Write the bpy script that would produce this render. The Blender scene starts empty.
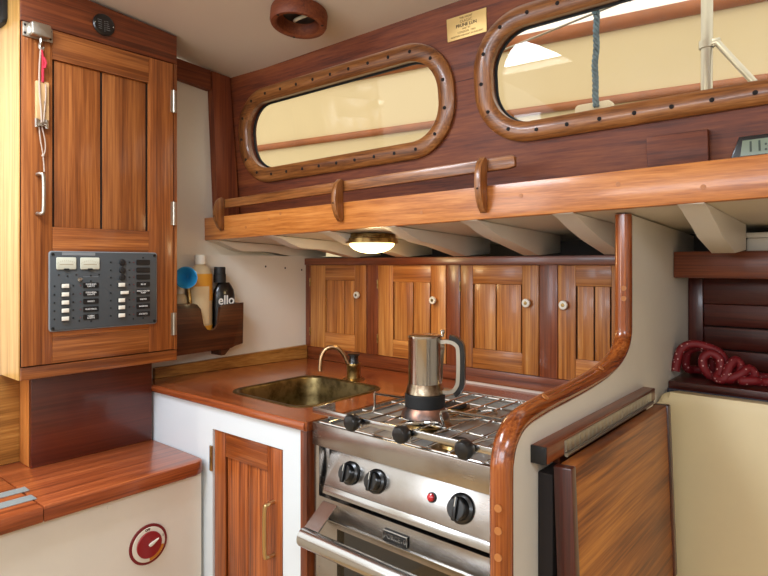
import bpy, bmesh, math, random
from mathutils import Matrix, Vector
random.seed(7)
PI = math.pi
sc = bpy.context.scene
col = sc.collection
EYE = 1.28            # eye height above the cabin sole; geometry below is written relative to the eye
WP = {}               # world position of every object's origin

# ------------------------------------------------------------------ materials
def lin(c):
    o = []
    for v in c:
        v /= 255.0
        o.append(v/12.92 if v <= .04045 else ((v+.055)/1.055)**2.4)
    return (*o, 1)
def newmat(name):
    m = bpy.data.materials.new(name); m.use_nodes = True
    nt = m.node_tree
    return m, nt, nt.nodes['Principled BSDF']
def N(nt, t, **kw):
    n = nt.nodes.new(t)
    for k, v in kw.items():
        if k in n.inputs: n.inputs[k].default_value = v
        else: setattr(n, k, v)
    return n
def plain(name, c, rough=.5, metal=0, coat=0, noise=0, nscale=6, bump=0, bscale=60, spec=.5):
    m, nt, b = newmat(name)
    b.inputs['Base Color'].default_value = lin(c); b.inputs['Roughness'].default_value = rough
    b.inputs['Metallic'].default_value = metal; b.inputs['Coat Weight'].default_value = coat
    b.inputs['Coat Roughness'].default_value = .08
    b.inputs['Specular IOR Level'].default_value = spec
    tc = N(nt, 'ShaderNodeTexCoord')
    if noise:
        n = N(nt, 'ShaderNodeTexNoise', Scale=nscale, Detail=5.0, Roughness=.6)
        nt.links.new(tc.outputs['Object'], n.inputs['Vector'])
        r = N(nt, 'ShaderNodeValToRGB')
        d = tuple(max(0, x*(1-noise)) for x in lin(c)[:3])+(1,)
        u = tuple(min(1, x*(1+noise*.6)) for x in lin(c)[:3])+(1,)
        r.color_ramp.elements[0].position = .3; r.color_ramp.elements[0].color = d
        r.color_ramp.elements[1].position = .7; r.color_ramp.elements[1].color = u
        nt.links.new(n.outputs['Fac'], r.inputs['Fac']); nt.links.new(r.outputs['Color'], b.inputs['Base Color'])
    if bump:
        n = N(nt, 'ShaderNodeTexNoise', Scale=bscale, Detail=4.0)
        nt.links.new(tc.outputs['Object'], n.inputs['Vector'])
        bp = N(nt, 'ShaderNodeBump', Strength=bump, Distance=.01)
        nt.links.new(n.outputs['Fac'], bp.inputs['Height']); nt.links.new(bp.outputs['Normal'], b.inputs['Normal'])
    return m
def emis(name, c, s):
    m, nt, b = newmat(name)
    b.inputs['Base Color'].default_value = lin(c)
    b.inputs['Emission Color'].default_value = lin(c); b.inputs['Emission Strength'].default_value = s
    return m
_wood = {}
WOODS = {   # dark pore, body, light stripe, roughness, coat
 'mahogany': ((84,34,13), (116,53,22), (136,72,32), .6, .03),
 'plinth':   ((70,24,12), (84,31,17), (98,40,22), .3, .35),
 'walnutty': ((44,21,9), (74,38,18), (102,58,30), .4, .2),
 'redboard': ((80,34,14), (118,55,25), (148,80,40), .34, .35),
 'sapele':   ((98,48,18), (138,76,33), (176,108,54), .34, .3),
 'sapeledoor': ((90,38,12), (142,70,27), (182,102,48), .34, .3),
 'golden':   ((124,66,24), (172,104,45), (206,142,74), .36, .25),
 'fiddle':   ((160,88,34), (196,120,54), (218,146,76), .32, .35),
 'frame':    ((92,50,20), (136,82,38), (170,112,60), .34, .35),
 'worktop':  ((112,52,23), (146,72,34), (168,90,46), .24, .5),
 'step':     ((100,44,20), (146,70,34), (180,98,52), .3, .4),
 'varnish':  ((100,42,11), (144,70,24), (184,104,44), .2, .7),
 'leaf':     ((86,38,9), (144,80,26), (184,116,46), .42, .1),
 'darkred':  ((42,9,5), (70,21,11), (92,34,18), .34, .4),
 'oak':      ((116,72,26), (156,104,44), (188,136,68), .4, .2),
 'paleboard': ((176,128,62), (208,162,92), (226,188,120), .34, .3),
 'teaksole': ((150,118,74), (186,152,104), (206,176,130), .4, .2),
}
_wood = {}
def wood(kind, axis, scale=1.0):
    key = (kind, axis, scale)
    if key in _wood: return _wood[key]
    c0, c1, c2, rough, coat = WOODS[kind]
    m, nt, b = newmat('%s wood %s %.1f' % (kind, axis, scale)); L = nt.links.new
    tc = N(nt, 'ShaderNodeTexCoord'); oi = N(nt, 'ShaderNodeObjectInfo')
    mul = N(nt, 'ShaderNodeMath', operation='MULTIPLY'); mul.inputs[1].default_value = 37.0
    L(oi.outputs['Random'], mul.inputs[0])
    add = N(nt, 'ShaderNodeVectorMath', operation='ADD')
    L(tc.outputs['Object'], add.inputs[0]); L(mul.outputs[0], add.inputs[1])
    def mapped(al, ac, rot=(0, 0, 0)):
        mp = N(nt, 'ShaderNodeMapping')
        mp.inputs['Rotation'].default_value = rot
        mp.inputs['Scale'].default_value = [al*scale if a == axis else ac*scale for a in 'xyz']
        L(add.outputs[0], mp.inputs['Vector']); return mp
    fig = {'x': (0, .03, .05), 'y': (.04, 0, .05), 'z': (.03, .04, 0), 'd': (0, 0, 0)}[axis if axis in 'xyz' else 'd']
    if axis == 'd':       # diagonal figure in the YZ plane (table leaf)
        mp1 = N(nt, 'ShaderNodeMapping'); mp1.inputs['Rotation'].default_value = (-.62, 0, 0)
        mp1.inputs['Scale'].default_value = (4, 1.1, 15)
        L(add.outputs[0], mp1.inputs['Vector'])
        mp2 = N(nt, 'ShaderNodeMapping'); mp2.inputs['Rotation'].default_value = (-.5, 0, 0)
        mp2.inputs['Scale'].default_value = (20, 3, 130)
        L(add.outputs[0], mp2.inputs['Vector'])
    else:
        mp1 = mapped(.8, 24, fig); mp2 = mapped(3.5, 170, fig)
    n1 = N(nt, 'ShaderNodeTexNoise', Scale=1.0, Detail=5.0, Roughness=.62, Distortion=.7)
    n2 = N(nt, 'ShaderNodeTexNoise', Scale=1.0, Detail=3.0, Roughness=.7)
    L(mp1.outputs[0], n1.inputs['Vector']); L(mp2.outputs[0], n2.inputs['Vector'])
    mx = N(nt, 'ShaderNodeMath', operation='MULTIPLY_ADD'); mx.inputs[1].default_value = .46
    L(n2.outputs['Fac'], mx.inputs[0])
    s1 = N(nt, 'ShaderNodeMath', operation='MULTIPLY'); s1.inputs[1].default_value = .54
    L(n1.outputs['Fac'], s1.inputs[0]); L(s1.outputs[0], mx.inputs[2])
    r = N(nt, 'ShaderNodeValToRGB'); e = r.color_ramp.elements
    e[0].position = .38; e[0].color = lin(c0); e[1].position = .63; e[1].color = lin(c2)
    k = e.new(.5); k.color = lin(c1)
    L(mx.outputs[0], r.inputs['Fac'])
    hv = N(nt, 'ShaderNodeHueSaturation')       # a little board to board variation
    v = N(nt, 'ShaderNodeMapRange'); v.inputs['To Min'].default_value = .88; v.inputs['To Max'].default_value = 1.1
    L(oi.outputs['Random'], v.inputs['Value']); L(v.outputs['Result'], hv.inputs['Value'])
    L(r.outputs['Color'], hv.inputs['Color']); L(hv.outputs['Color'], b.inputs['Base Color'])
    b.inputs['Roughness'].default_value = rough; b.inputs['Coat Weight'].default_value = coat
    b.inputs['Coat Roughness'].default_value = .12
    bp = N(nt, 'ShaderNodeBump', Strength=.12, Distance=.002)
    L(mx.outputs[0], bp.inputs['Height']); L(bp.outputs['Normal'], b.inputs['Normal'])
    _wood[key] = m
    return m
def metal(name, c, rough, streak=0, axis='x', stain=None):
    m, nt, b = newmat(name); L = nt.links.new
    b.inputs['Base Color'].default_value = lin(c); b.inputs['Metallic'].default_value = 1
    b.inputs['Roughness'].default_value = rough
    tc = N(nt, 'ShaderNodeTexCoord')
    if streak:
        mp = N(nt, 'ShaderNodeMapping'); mp.inputs['Scale'].default_value = [4 if a == axis else 120 for a in 'xyz']
        L(tc.outputs['Object'], mp.inputs['Vector'])
        n = N(nt, 'ShaderNodeTexNoise', Scale=1.0, Detail=4.0); L(mp.outputs[0], n.inputs['Vector'])
        n3 = N(nt, 'ShaderNodeTexNoise', Scale=9.0, Detail=5.0); L(tc.outputs['Object'], n3.inputs['Vector'])
        ad = N(nt, 'ShaderNodeMath', operation='ADD'); L(n.outputs['Fac'], ad.inputs[0]); L(n3.outputs['Fac'], ad.inputs[1])
        mr = N(nt, 'ShaderNodeMapRange'); mr.inputs['From Min'].default_value = .5; mr.inputs['From Max'].default_value = 1.5
        mr.inputs['To Min'].default_value = max(.05, rough-streak); mr.inputs['To Max'].default_value = rough+streak
        L(ad.outputs[0], mr.inputs['Value']); L(mr.outputs['Result'], b.inputs['Roughness'])
    if stain:
        n = N(nt, 'ShaderNodeTexNoise', Scale=stain[1], Detail=4.0, Roughness=.6); L(tc.outputs['Object'], n.inputs['Vector'])
        r = N(nt, 'ShaderNodeValToRGB')
        r.color_ramp.elements[0].position = .42; r.color_ramp.elements[0].color = lin(c)
        r.color_ramp.elements[1].position = .66; r.color_ramp.elements[1].color = lin(stain[0])
        L(n.outputs['Fac'], r.inputs['Fac']); L(r.outputs['Color'], b.inputs['Base Color'])
    return m
def glassy(name, tint=(1, 1, 1, 1), rough=0):
    m, nt, b = newmat(name); L = nt.links.new
    nt.nodes.remove(b); out = nt.nodes['Material Output']
    t = N(nt, 'ShaderNodeBsdfTransparent'); t.inputs['Color'].default_value = tint
    g = N(nt, 'ShaderNodeBsdfGlossy', Roughness=rough)
    ge = N(nt, 'ShaderNodeNewGeometry'); dt = N(nt, 'ShaderNodeVectorMath', operation='DOT_PRODUCT')
    L(ge.outputs['Normal'], dt.inputs[0]); L(ge.outputs['Incoming'], dt.inputs[1])
    ab = N(nt, 'ShaderNodeMath', operation='ABSOLUTE'); L(dt.outputs['Value'], ab.inputs[0])
    iv = N(nt, 'ShaderNodeMath', operation='SUBTRACT'); iv.inputs[0].default_value = 1; L(ab.outputs[0], iv.inputs[1])
    pw = N(nt, 'ShaderNodeMath', operation='POWER'); pw.inputs[1].default_value = 5; L(iv.outputs[0], pw.inputs[0])
    fr = N(nt, 'ShaderNodeMath', operation='MULTIPLY_ADD'); fr.inputs[1].default_value = .95; fr.inputs[2].default_value = .04; L(pw.outputs[0], fr.inputs[0])
    mx = N(nt, 'ShaderNodeMixShader')
    L(fr.outputs[0], mx.inputs[0]); L(t.outputs[0], mx.inputs[1]); L(g.outputs[0], mx.inputs[2]); L(mx.outputs[0], out.inputs['Surface'])
    return m
M = dict(
 white=plain('cream paint', (226, 219, 205), .45, bump=.05, bscale=25, noise=.05, nscale=3),
 ceil=plain('ceiling paint', (214, 202, 186), .55, bump=.04, bscale=20),
 panel=plain('white gloss paint', (214, 220, 223), .35, coat=.2, bump=.04, bscale=18),
 cushion=plain('cream vinyl', (222, 204, 160), .42, noise=.06, nscale=2.5, bump=.06, bscale=12),
 navy=plain('navy piping', (30, 32, 48), .6),
 steel=metal('brushed steel', (186, 183, 180), .24, .07, 'x', ((160, 148, 138), 5)),
 steelm=plain('dull hob plate', (158, 158, 155), .4, .55, noise=.25, nscale=8),
 steelb=metal('bright steel', (200, 200, 198), .2, .05, 'x'),
 chrome=metal('chrome', (214, 212, 208), .12),
 satin=metal('satin nickel', (190, 184, 172), .34),
 brass=metal('aged brass', (176, 146, 92), .3, stain=((104, 78, 44), 40)),
 brassb=metal('bright brass', (206, 176, 124), .28),
 copper=metal('tinned bronze spout', (176, 140, 104), .3),
 sink=metal('tarnished sink', (124, 106, 70), .42, stain=((84, 70, 42), 34)),
 pot=metal('polished pot steel', (198, 190, 178), .16),
 potstain=metal('heat stained pot steel', (178, 162, 138), .26, stain=((86, 56, 32), 24)),
 potbase=metal('sooty pot base', (92, 86, 84), .4, stain=((176, 128, 106), 18)),
 black=plain('black plastic', (14, 14, 15), .28, coat=.3),
 blackm=plain('matt black', (18, 17, 17), .6),
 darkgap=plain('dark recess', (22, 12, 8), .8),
 grey=plain('charcoal enamel', (66, 70, 72), .5),
 greyl=plain('grey rim', (128, 132, 134), .4),
 ivory=plain('ivory plastic', (228, 222, 206), .35),
 whitep=plain('white print', (236, 234, 228), .5),
 label=plain('black label', (20, 19, 20), .45),
 meter=plain('meter dial', (206, 206, 186), .4, coat=.6),
 red=plain('red enamel', (140, 12, 22), .35, coat=.3),
 dred=plain('dark red ring', (116, 22, 26), .4),
 amber=plain('amber print', (200, 128, 40), .5),
 lens=plain('red lens', (190, 16, 30), .15, coat=.8),
 blue=plain('blue plastic', (40, 138, 190), .4),
 blued=plain('inner blue plastic', (20, 84, 150), .5),
 yellow=plain('yellow label', (214, 150, 44), .5),
 paper=plain('cream label', (214, 190, 148), .55),
 soap=plain('soap bottle', (196, 176, 140), .3, coat=.3),
 plaque=metal('brass plaque', (222, 190, 128), .5),
 ink=plain('engraved ink', (140, 106, 60), .6),
 inkd=plain('engraved dark ink', (66, 42, 22), .6),
 oven=plain('oven glass', (10, 11, 12), .06, coat=1),
 hull=plain('cream hull', (214, 196, 154), .5, noise=.05, nscale=1.2),
 teak=plain('brown rub rail', (160, 92, 46), .5, noise=.25, nscale=5),
 galv=metal('stanchion steel', (196, 192, 176), .32),
 ropeb=plain('blue rope', (98, 128, 146), .85, noise=.5, nscale=60),
 cord=plain('white cord', (178, 156, 138), .8),
 redcord=plain('red cord', (196, 40, 62), .8),
 tag=plain('pale wood tag', (206, 164, 112), .55, noise=.12, nscale=20),
 lcd=plain('green display', (104, 118, 84), .3, coat=.5),
 lcdink=plain('display digits', (50, 62, 44), .5),
 gasket=plain('black gasket', (16, 14, 13), .6),
 glass=glassy('window glass', (.985, .955, .89, 1)),
 lampglass=emis('lamp glass', (255, 222, 150), 7),
 putty=plain('plug', (178, 112, 58), .4),
 hullin=plain('inner hull paint', (62, 54, 46), .7),
 canvas=plain('cream canvas', (232, 222, 196), .8),
 caulk=plain('pale caulk', (206, 192, 180), .5),
 strip=plain('grey metal strip', (150, 162, 162), .35, .3),
 hinge=metal('hinge plate', (196, 192, 184), .4),
 sole=wood('teaksole', 'x'),
)
def rope_mat():
    m, nt, b = newmat('red flecked rope'); L = nt.links.new
    tc = N(nt, 'ShaderNodeTexCoord'); v = N(nt, 'ShaderNodeTexVoronoi', Scale=85.0)
    L(tc.outputs['Object'], v.inputs['Vector'])
    r = N(nt, 'ShaderNodeValToRGB'); e = r.color_ramp.elements
    e[0].position = .16; e[0].color = lin((214, 170, 164)); e[1].position = .22; e[1].color = lin((116, 8, 18))
    L(v.outputs['Distance'], r.inputs['Fac']); L(r.outputs['Color'], b.inputs['Base Color'])
    b.inputs['Roughness'].default_value = .6
    return m
M['redrope'] = rope_mat()

# ------------------------------------------------------------------ mesh building
class MB:
    def __init__(s, T=None): s.bm = bmesh.new(); s.T = T or Matrix()
    def _v(s, p): return s.bm.verts.new(s.T @ Vector(p))
    def _bev(s, faces, r, seg):
        es = list({e for f in faces for e in f.edges})
        bmesh.ops.bevel(s.bm, geom=es, offset=r, segments=seg, profile=.5, affect='EDGES', clamp_overlap=True)
    def box(s, x0, x1, y0, y1, z0, z1, bev=0, seg=2):
        v = [s._v(p) for p in ((x0,y0,z0),(x1,y0,z0),(x1,y1,z0),(x0,y1,z0),(x0,y0,z1),(x1,y0,z1),(x1,y1,z1),(x0,y1,z1))]
        fs = [s.bm.faces.new([v[i] for i in q]) for q in ((0,3,2,1),(4,5,6,7),(0,1,5,4),(1,2,6,5),(2,3,7,6),(3,0,4,7))]
        if bev: s._bev(fs, bev, seg)
        return s
    def loft(s, rings, closed=False, caps=True):
        R = [[s._v(p) for p in r] for r in rings]; n = len(R[0]); fs = []
        for i in range(len(R) if closed else len(R)-1):
            a, b = R[i], R[(i+1) % len(R)]
            for j in range(n): fs.append(s.bm.faces.new((a[j], a[(j+1) % n], b[(j+1) % n], b[j])))
        if caps and not closed:
            fs.append(s.bm.faces.new(R[0][::-1])); fs.append(s.bm.faces.new(R[-1]))
        return s
    def tube(s, pts, r, seg=10, closed=False, flat=None):
        pts = [Vector(p) for p in pts]; n = len(pts); rings = []; up = None
        for i, p in enumerate(pts):
            if closed: t = pts[(i+1) % n]-pts[i-1]
            else: t = pts[min(i+1, n-1)]-pts[max(i-1, 0)]
            t.normalize()
            if up is None:
                up = Vector((0, 0, 1)) if abs(t.z) < .9 else Vector((1, 0, 0))
                if flat: up = Vector(flat)
            up = (up-t*up.dot(t)).normalized(); sd = t.cross(up)
            rr = r[i] if isinstance(r, (list, tuple)) and len(r) == n and n > 2 else r
            ra, rb = rr if isinstance(rr, tuple) else (rr, rr)
            rings.append([p+sd*(ra*math.cos(2*PI*k/seg))+up*(rb*math.sin(2*PI*k/seg)) for k in range(seg)])
        return s.loft(rings, closed)
    def cyl(s, p0, p1, r0, r1=None, seg=24):
        p0, p1 = Vector(p0), Vector(p1); t = (p1-p0).normalized()
        u = t.orthogonal().normalized(); w = t.cross(u); r1 = r0 if r1 is None else r1
        return s.loft([[p+u*(r*math.cos(2*PI*k/seg))+w*(r*math.sin(2*PI*k/seg)) for k in range(seg)] for p, r in ((p0, r0), (p1, r1))])
    def lathe(s, o, prof, axis=(0, 0, 1), seg=32, caps=True):
        o = Vector(o); t = Vector(axis).normalized(); u = t.orthogonal().normalized(); w = t.cross(u)
        return s.loft([[o+t*h+u*(r*math.cos(2*PI*k/seg))+w*(r*math.sin(2*PI*k/seg)) for k in range(seg)] for r, h in prof], caps=caps)
    def ball(s, o, r, sx=1, sy=1, sz=1, seg=16):
        o = Vector(o); rings = []
        for i in range(1, seg//2):
            a = -PI/2+PI*i/(seg//2)
            rings.append([(o.x+r*sx*math.cos(a)*math.cos(2*PI*k/seg), o.y+r*sy*math.cos(a)*math.sin(2*PI*k/seg), o.z+r*sz*math.sin(a)) for k in range(seg)])
        return s.loft(rings)
    def prism(s, poly, h0, h1, F=None, bev=0, seg=2):
        """poly in local (u,v), extruded along w from h0 to h1; F is the local frame"""
        F = F or Matrix()
        a = [s._v(F @ Vector((u, v, h0))) for u, v in poly]; b = [s._v(F @ Vector((u, v, h1))) for u, v in poly]
        n = len(poly); fs = [s.bm.faces.new(a[::-1]), s.bm.faces.new(b)]
        for j in range(n): fs.append(s.bm.faces.new((a[j], a[(j+1) % n], b[(j+1) % n], b[j])))
        if bev: s._bev(fs[:2], bev, seg)
        return s
    def plate(s, outer, holes, h0, h1, F=None):
        """flat plate with holes"""
        F = F or Matrix(); loops = [outer]+list(holes)
        for h in (h0, h1):
            es = []
            for lp in loops:
                vs = [s._v(F @ Vector((u, v, h))) for u, v in lp]
                es += [s.bm.edges.new((vs[i], vs[(i+1) % len(vs)])) for i in range(len(vs))]
            bmesh.ops.triangle_fill(s.bm, use_beauty=True, use_dissolve=False, edges=es)
        for lp in loops:
            a = [s._v(F @ Vector((u, v, h0))) for u, v in lp]; b = [s._v(F @ Vector((u, v, h1))) for u, v in lp]
            for j in range(len(lp)): s.bm.faces.new((a[j], a[(j+1) % len(lp)], b[(j+1) % len(lp)], b[j]))
        bmesh.ops.remove_doubles(s.bm, verts=s.bm.verts, dist=1e-6)
        return s
    def text(s, body, size, F, align='CENTER', depth=.0003, bold=0):
        cu = bpy.data.curves.new('txt', 'FONT'); cu.body = body; cu.size = size; cu.align_x = align; cu.align_y = 'CENTER'
        cu.extrude = depth; cu.offset = bold; cu.resolution_u = 3; cu.space_line = .9
        ob = bpy.data.objects.new('txt', cu); col.objects.link(ob)
        dg = bpy.context.evaluated_depsgraph_get(); me = bpy.data.meshes.new_from_object(ob.evaluated_get(dg))
        me.transform(s.T @ F); s.bm.from_mesh(me)
        bpy.data.objects.remove(ob); bpy.data.curves.remove(cu); bpy.data.meshes.remove(me)
        return s
    def build(s, name, mat, parent=None, smooth=38):
        bm = s.bm
        bmesh.ops.recalc_face_normals(bm, faces=bm.faces)
        lo = Vector([min(v.co[i] for v in bm.verts) for i in range(3)]); hi = Vector([max(v.co[i] for v in bm.verts) for i in range(3)])
        o = (lo+hi)/2
        if parent is None: o.z = lo.z
        bmesh.ops.translate(bm, verts=bm.verts, vec=-o)
        me = bpy.data.meshes.new(name); bm.to_mesh(me); bm.free()
        for p in me.polygons: p.use_smooth = True
        me.set_sharp_from_angle(angle=math.radians(smooth))
        me.materials.append(mat)
        ob = bpy.data.objects.new(name, me); col.objects.link(ob); WP[ob] = o
        if parent: ob.parent = parent; ob.location = o-WP[parent]
        else: ob.location = o
        return ob
def thing(name, label, cat, loc, group=None):
    o = bpy.data.objects.new(name, None); col.objects.link(o); o.empty_display_size = .05
    o.location = loc; WP[o] = Vector(loc); o['label'] = label; o['category'] = cat
    if group: o['group'] = group
    return o
def tag(o, label, cat, group=None):
    o['label'] = label; o['category'] = cat
    if group: o['group'] = group
    return o
def struct(o): o['kind'] = 'structure'; return o
def sroot(name, loc):
    o = bpy.data.objects.new(name, None); col.objects.link(o); o.location = loc; WP[o] = Vector(loc); o['kind'] = 'structure'; return o
def again(src, parent, at):
    """copy of a part at another world point"""
    c = src.copy(); col.objects.link(c); c.parent = parent; c.location = Vector(at)-WP[parent]; WP[c] = Vector(at); return c
def frame(o, u, v, w):
    m = Matrix.Identity(4)
    for i, a in enumerate((u, v, w)):
        for j in range(3): m[j][i] = a[j]
    for j in range(3): m[j][3] = o[j]
    return m
def rrect(u0, u1, v0, v1, r, n=8):
    p = []
    for cx, cy, a0 in ((u1-r, v1-r, 0), (u0+r, v1-r, PI/2), (u0+r, v0+r, PI), (u1-r, v0+r, 3*PI/2)):
        for k in range(n+1):
            a = a0+PI/2*k/n; p.append((cx+r*math.cos(a), cy+r*math.sin(a)))
    return p
def smoothpath(pts, n=6):
    pts = [Vector(p) for p in pts]; out = []
    for i in range(len(pts)-1):
        p0 = pts[max(i-1, 0)]; p1 = pts[i]; p2 = pts[i+1]; p3 = pts[min(i+2, len(pts)-1)]
        for k in range(n):
            t = k/n
            out.append(.5*((2*p1)+(p2-p0)*t+(2*p0-5*p1+4*p2-p3)*t*t+(3*p1-p0-3*p2+p3)*t**3))
    return out+[pts[-1]]
def ceil_z(y): return .7747-.07*(y-.2)**2
BX = -1.86           # face of the forward bulkhead
FB = lambda x: frame((x, 0, 0), (0, 1, 0), (0, 0, 1), (1, 0, 0))     # faces +X: u=y, v=z
FY = lambda y: frame((0, y, 0), (1, 0, 0), (0, 0, 1), (0, -1, 0))    # faces -Y: u=x, v=z

# ------------------------------------------------------------------ camera
f_px = 583.0; yaw = math.radians(40.3)
cd = bpy.data.cameras.new('camera'); cam = bpy.data.objects.new('camera', cd); col.objects.link(cam)
cd.sensor_width = 36; cd.lens = 36*f_px/768; cd.shift_y = -(288-265)/768; cd.clip_start = .01
cam.location = (0, 0, EYE); cam.rotation_euler = (PI/2, 0, yaw); sc.camera = cam

# ------------------------------------------------------------------ the setting
struct(MB().box(-3.2, 1.6, -1.5, 2.0, -1.31, -1.28).build('floor', M['sole']))
# cabin top with a skylight hatch and, forward, the open companionway
def ceil_part(x0, x1, y0, y1):
    n = max(2, int((y1-y0)/.06)); t = .03
    return [[(x, y0+(y1-y0)*i/n, ceil_z(y0+(y1-y0)*i/n)+dz) for x, dz in ((x0, 0), (x1, 0), (x1, t), (x0, t))] for i in range(n+1)]
mb = MB()
HX0, HX1, HY0, HY1 = -1.45, -1.02, -.25, .42
for a in ((HX1, 1.5, -1.4, 1.29), (BX, HX0, .30, 1.29), (HX0, HX1, HY1, 1.29), (HX0, HX1, -1.4, HY0)):
    mb.loft(ceil_part(*a))
struct(mb.build('ceiling', M['ceil'], smooth=30))
# forward bulkhead
struct(MB().prism([(.40, -1.28), (1.95, -1.28), (1.95, .0), (1.33, .10), (1.30, .695), (.40, .765)], 0, -.04, FB(BX)).build('wall_forward', M['white']))
struct(MB().box(BX-.04, BX, -1.4, -.55, -1.28, .60).build('wall_companionway', M['white']))
struct(MB().box(1.5, 1.54, -1.4, 1.95, -1.28, .72).build('wall_aft', M['white']))
op = MB().plate([(-3.0, -1.28), (1.5, -1.28), (1.5, .62), (-3.0, .62)], [rrect(-1.5, -.6, .2, .5, .14), rrect(-.45, .45, .2, .5, .14)], 0, .04, FY(-1.4))
struct(op.build('wall_starboard', M['white']))
# window wall (cabin side): leans inboard towards the top, runs slightly outboard going aft
W0 = Vector((-1.86, 1.322, .2)); U = Vector((1, .0545, .02)).normalized(); V = Vector((0, -.09, 1)); V = (V-U*V.dot(U)).normalized(); Wn = U.cross(V)
FW = frame(W0, U, V, Wn)
WIN = [(.068, .978, .092, .421), (1.041, 1.951, .092, .431)]
RO = .150
holes = [rrect(a+.045, b-.045, c+.045, d-.045, RO-.045, 12) for a, b, c, d in WIN]
wall = MB().plate([(-.03, -.085), (3.2, -.085), (3.2, .50), (-.03, .50)], holes, 0, -.035, FW)
struct(wall.build('wall_cabin_side', wood('mahogany', 'x')))
for i, (a, b, c, d) in enumerate(WIN):
    ctr = FW @ Vector(((a+b)/2, c, 0))
    w = sroot('window_%d' % (i+1), ctr)
    nn = 12
    def ring(off, dv=0): return rrect(a+off, b-off, c+off, d-off, RO-off, nn)
    prof = [(.050, -.004), (.050, .012), (.046, .0165), (.025, .0205), (.006, .0165), (0, .011), (0, .0005)]
    loops = [ring(o) for o, h in prof]; n = len(loops[0])
    # four scarfed pieces: two long rails and two end pieces
    cut = [nn//3, nn+1+nn*2//3, 2*(nn+1)+nn//3, 3*(nn+1)+nn*2//3]
    for j in range(4):
        s0, s1 = cut[j], cut[(j+1) % 4]
        idx = [k % n for k in range(s0, (s1 if s1 > s0 else s1+n)+1)]
        m_ = MB(FW); m_.loft([[(loops[q][k][0], loops[q][k][1], prof[q][1]) for q in range(len(prof))] for k in idx])
        m_.build('frame_segment', wood('frame', 'x' if j % 2 == 0 else 'z', 1.3), w)
    # inner black gasket and glass
    g = MB(FW); lo = rrect(a+.047, b-.047, c+.047, d-.047, RO-.047, nn); li = rrect(a+.053, b-.053, c+.053, d-.053, RO-.053, nn)
    g.loft([[(lo[k][0], lo[k][1], -.0245), (lo[k][0], lo[k][1], -.019), (li[k][0], li[k][1], -.020), (li[k][0], li[k][1], -.0245)] for k in range(n)], closed=True)
    g.build('gasket', M['gasket'], w)
    MB(FW).prism(rrect(a+.046, b-.046, c+.046, d-.046, RO-.046, nn), -.031, -.025).build('glass_pane', M['glass'], w)
    # dark screw heads around the frame
    path = rrect(a+.025, b-.025, c+.025, d-.025, RO-.025, 24); L_ = 0; acc = [0]
    for k in range(len(path)):
        p, q = path[k], path[(k+1) % len(path)]; L_ += math.dist(p, q); acc.append(L_)
    ns = 27; first = None
    for t in range(ns):
        s_ = (t+.3)*L_/ns; k = max(kk for kk in range(len(path)) if acc[kk] <= s_)
        p, q = path[k], path[(k+1) % len(path)]; fr = (s_-acc[k])/max(1e-9, acc[k+1]-acc[k])
        at = (p[0]+(q[0]-p[0])*fr, p[1]+(q[1]-p[1])*fr)
        if first is None:
            first = MB(FW).lathe((at[0], at[1], .0185), [(.0052, 0), (.0050, .0026), (.002, .0036)], seg=12).build('screw', M['brass'] if 0 else M['darkgap'], w)
            off = WP[first]-FW @ Vector((at[0], at[1], 0))
        else: again(first, w, (FW @ Vector((at[0], at[1], 0)))+off)
struct(MB(FW).box(.978, 1.043, .283, .2842, -.002, .0003).build('trim_30', M['darkgap']))
# corner post and top beam on the bulkhead
struct(MB().prism([(1.225, .135), (1.318, .15), (1.274, .692), (1.198, .697)], 0, .034, FB(BX+.001)).build('trim_1', wood('mahogany', 'z')))
struct(MB().prism([(.40, .70), (1.197, .630), (1.197, .70), (.40, .757)], 0, .026, FB(BX+.001)).build('trim_2', wood('mahogany', 'y')))
# side deck underside and hull
def yf(x): return 1.187+.0545*(x-BX)           # inner face line of the shelf fiddle
def zf(x): return .0885+.0215*(x-BX)
def deck_z(x, y): return zf(x)+.002-.04*(y-yf(x))
m_ = MB()
m_.loft([[(x, yf(x)+.003, deck_z(x, yf(x)+.003)), (x, 1.955, deck_z(x, 1.955)), (x, 1.955, deck_z(x, 1.955)+.03), (x, yf(x)+.027, deck_z(x, yf(x)+.02)+.03), (x, yf(x)+.027, deck_z(x, yf(x)+.027)+.002), (x, yf(x)+.003, deck_z(x, yf(x)+.003)+.0005)] for x in (BX, -1.0, 0, 1.4)])
struct(m_.build('ceiling_side_deck', M['white']))
struct(MB().box(BX, 1.5, 1.957, 2.0, -1.28, .13).build('wall_hull', M['hullin']))
# deck beams under the side deck
bi = 3
for x in (-1.835, -1.525, -1.277, -1.034, -.784, -.545, -.285):
    w_ = .05
    y0, z0 = yf(x)+.006, deck_z(x, yf(x))
    poly = [(y0, z0-.003), (y0+.04, z0-.012), (y0+.075, z0-.026), (y0+.12, z0-.040), (1.45, z0*.35+.65*.030), (1.60, .0285), (1.75, .0385), (1.75, deck_z(x, 1.75)-.001), (y0, z0-.0015)]
    struct(MB().prism(poly, -w_/2, w_/2, FB(x), bev=.004).build('trim_%d' % bi, M['white'])); bi += 1
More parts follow.
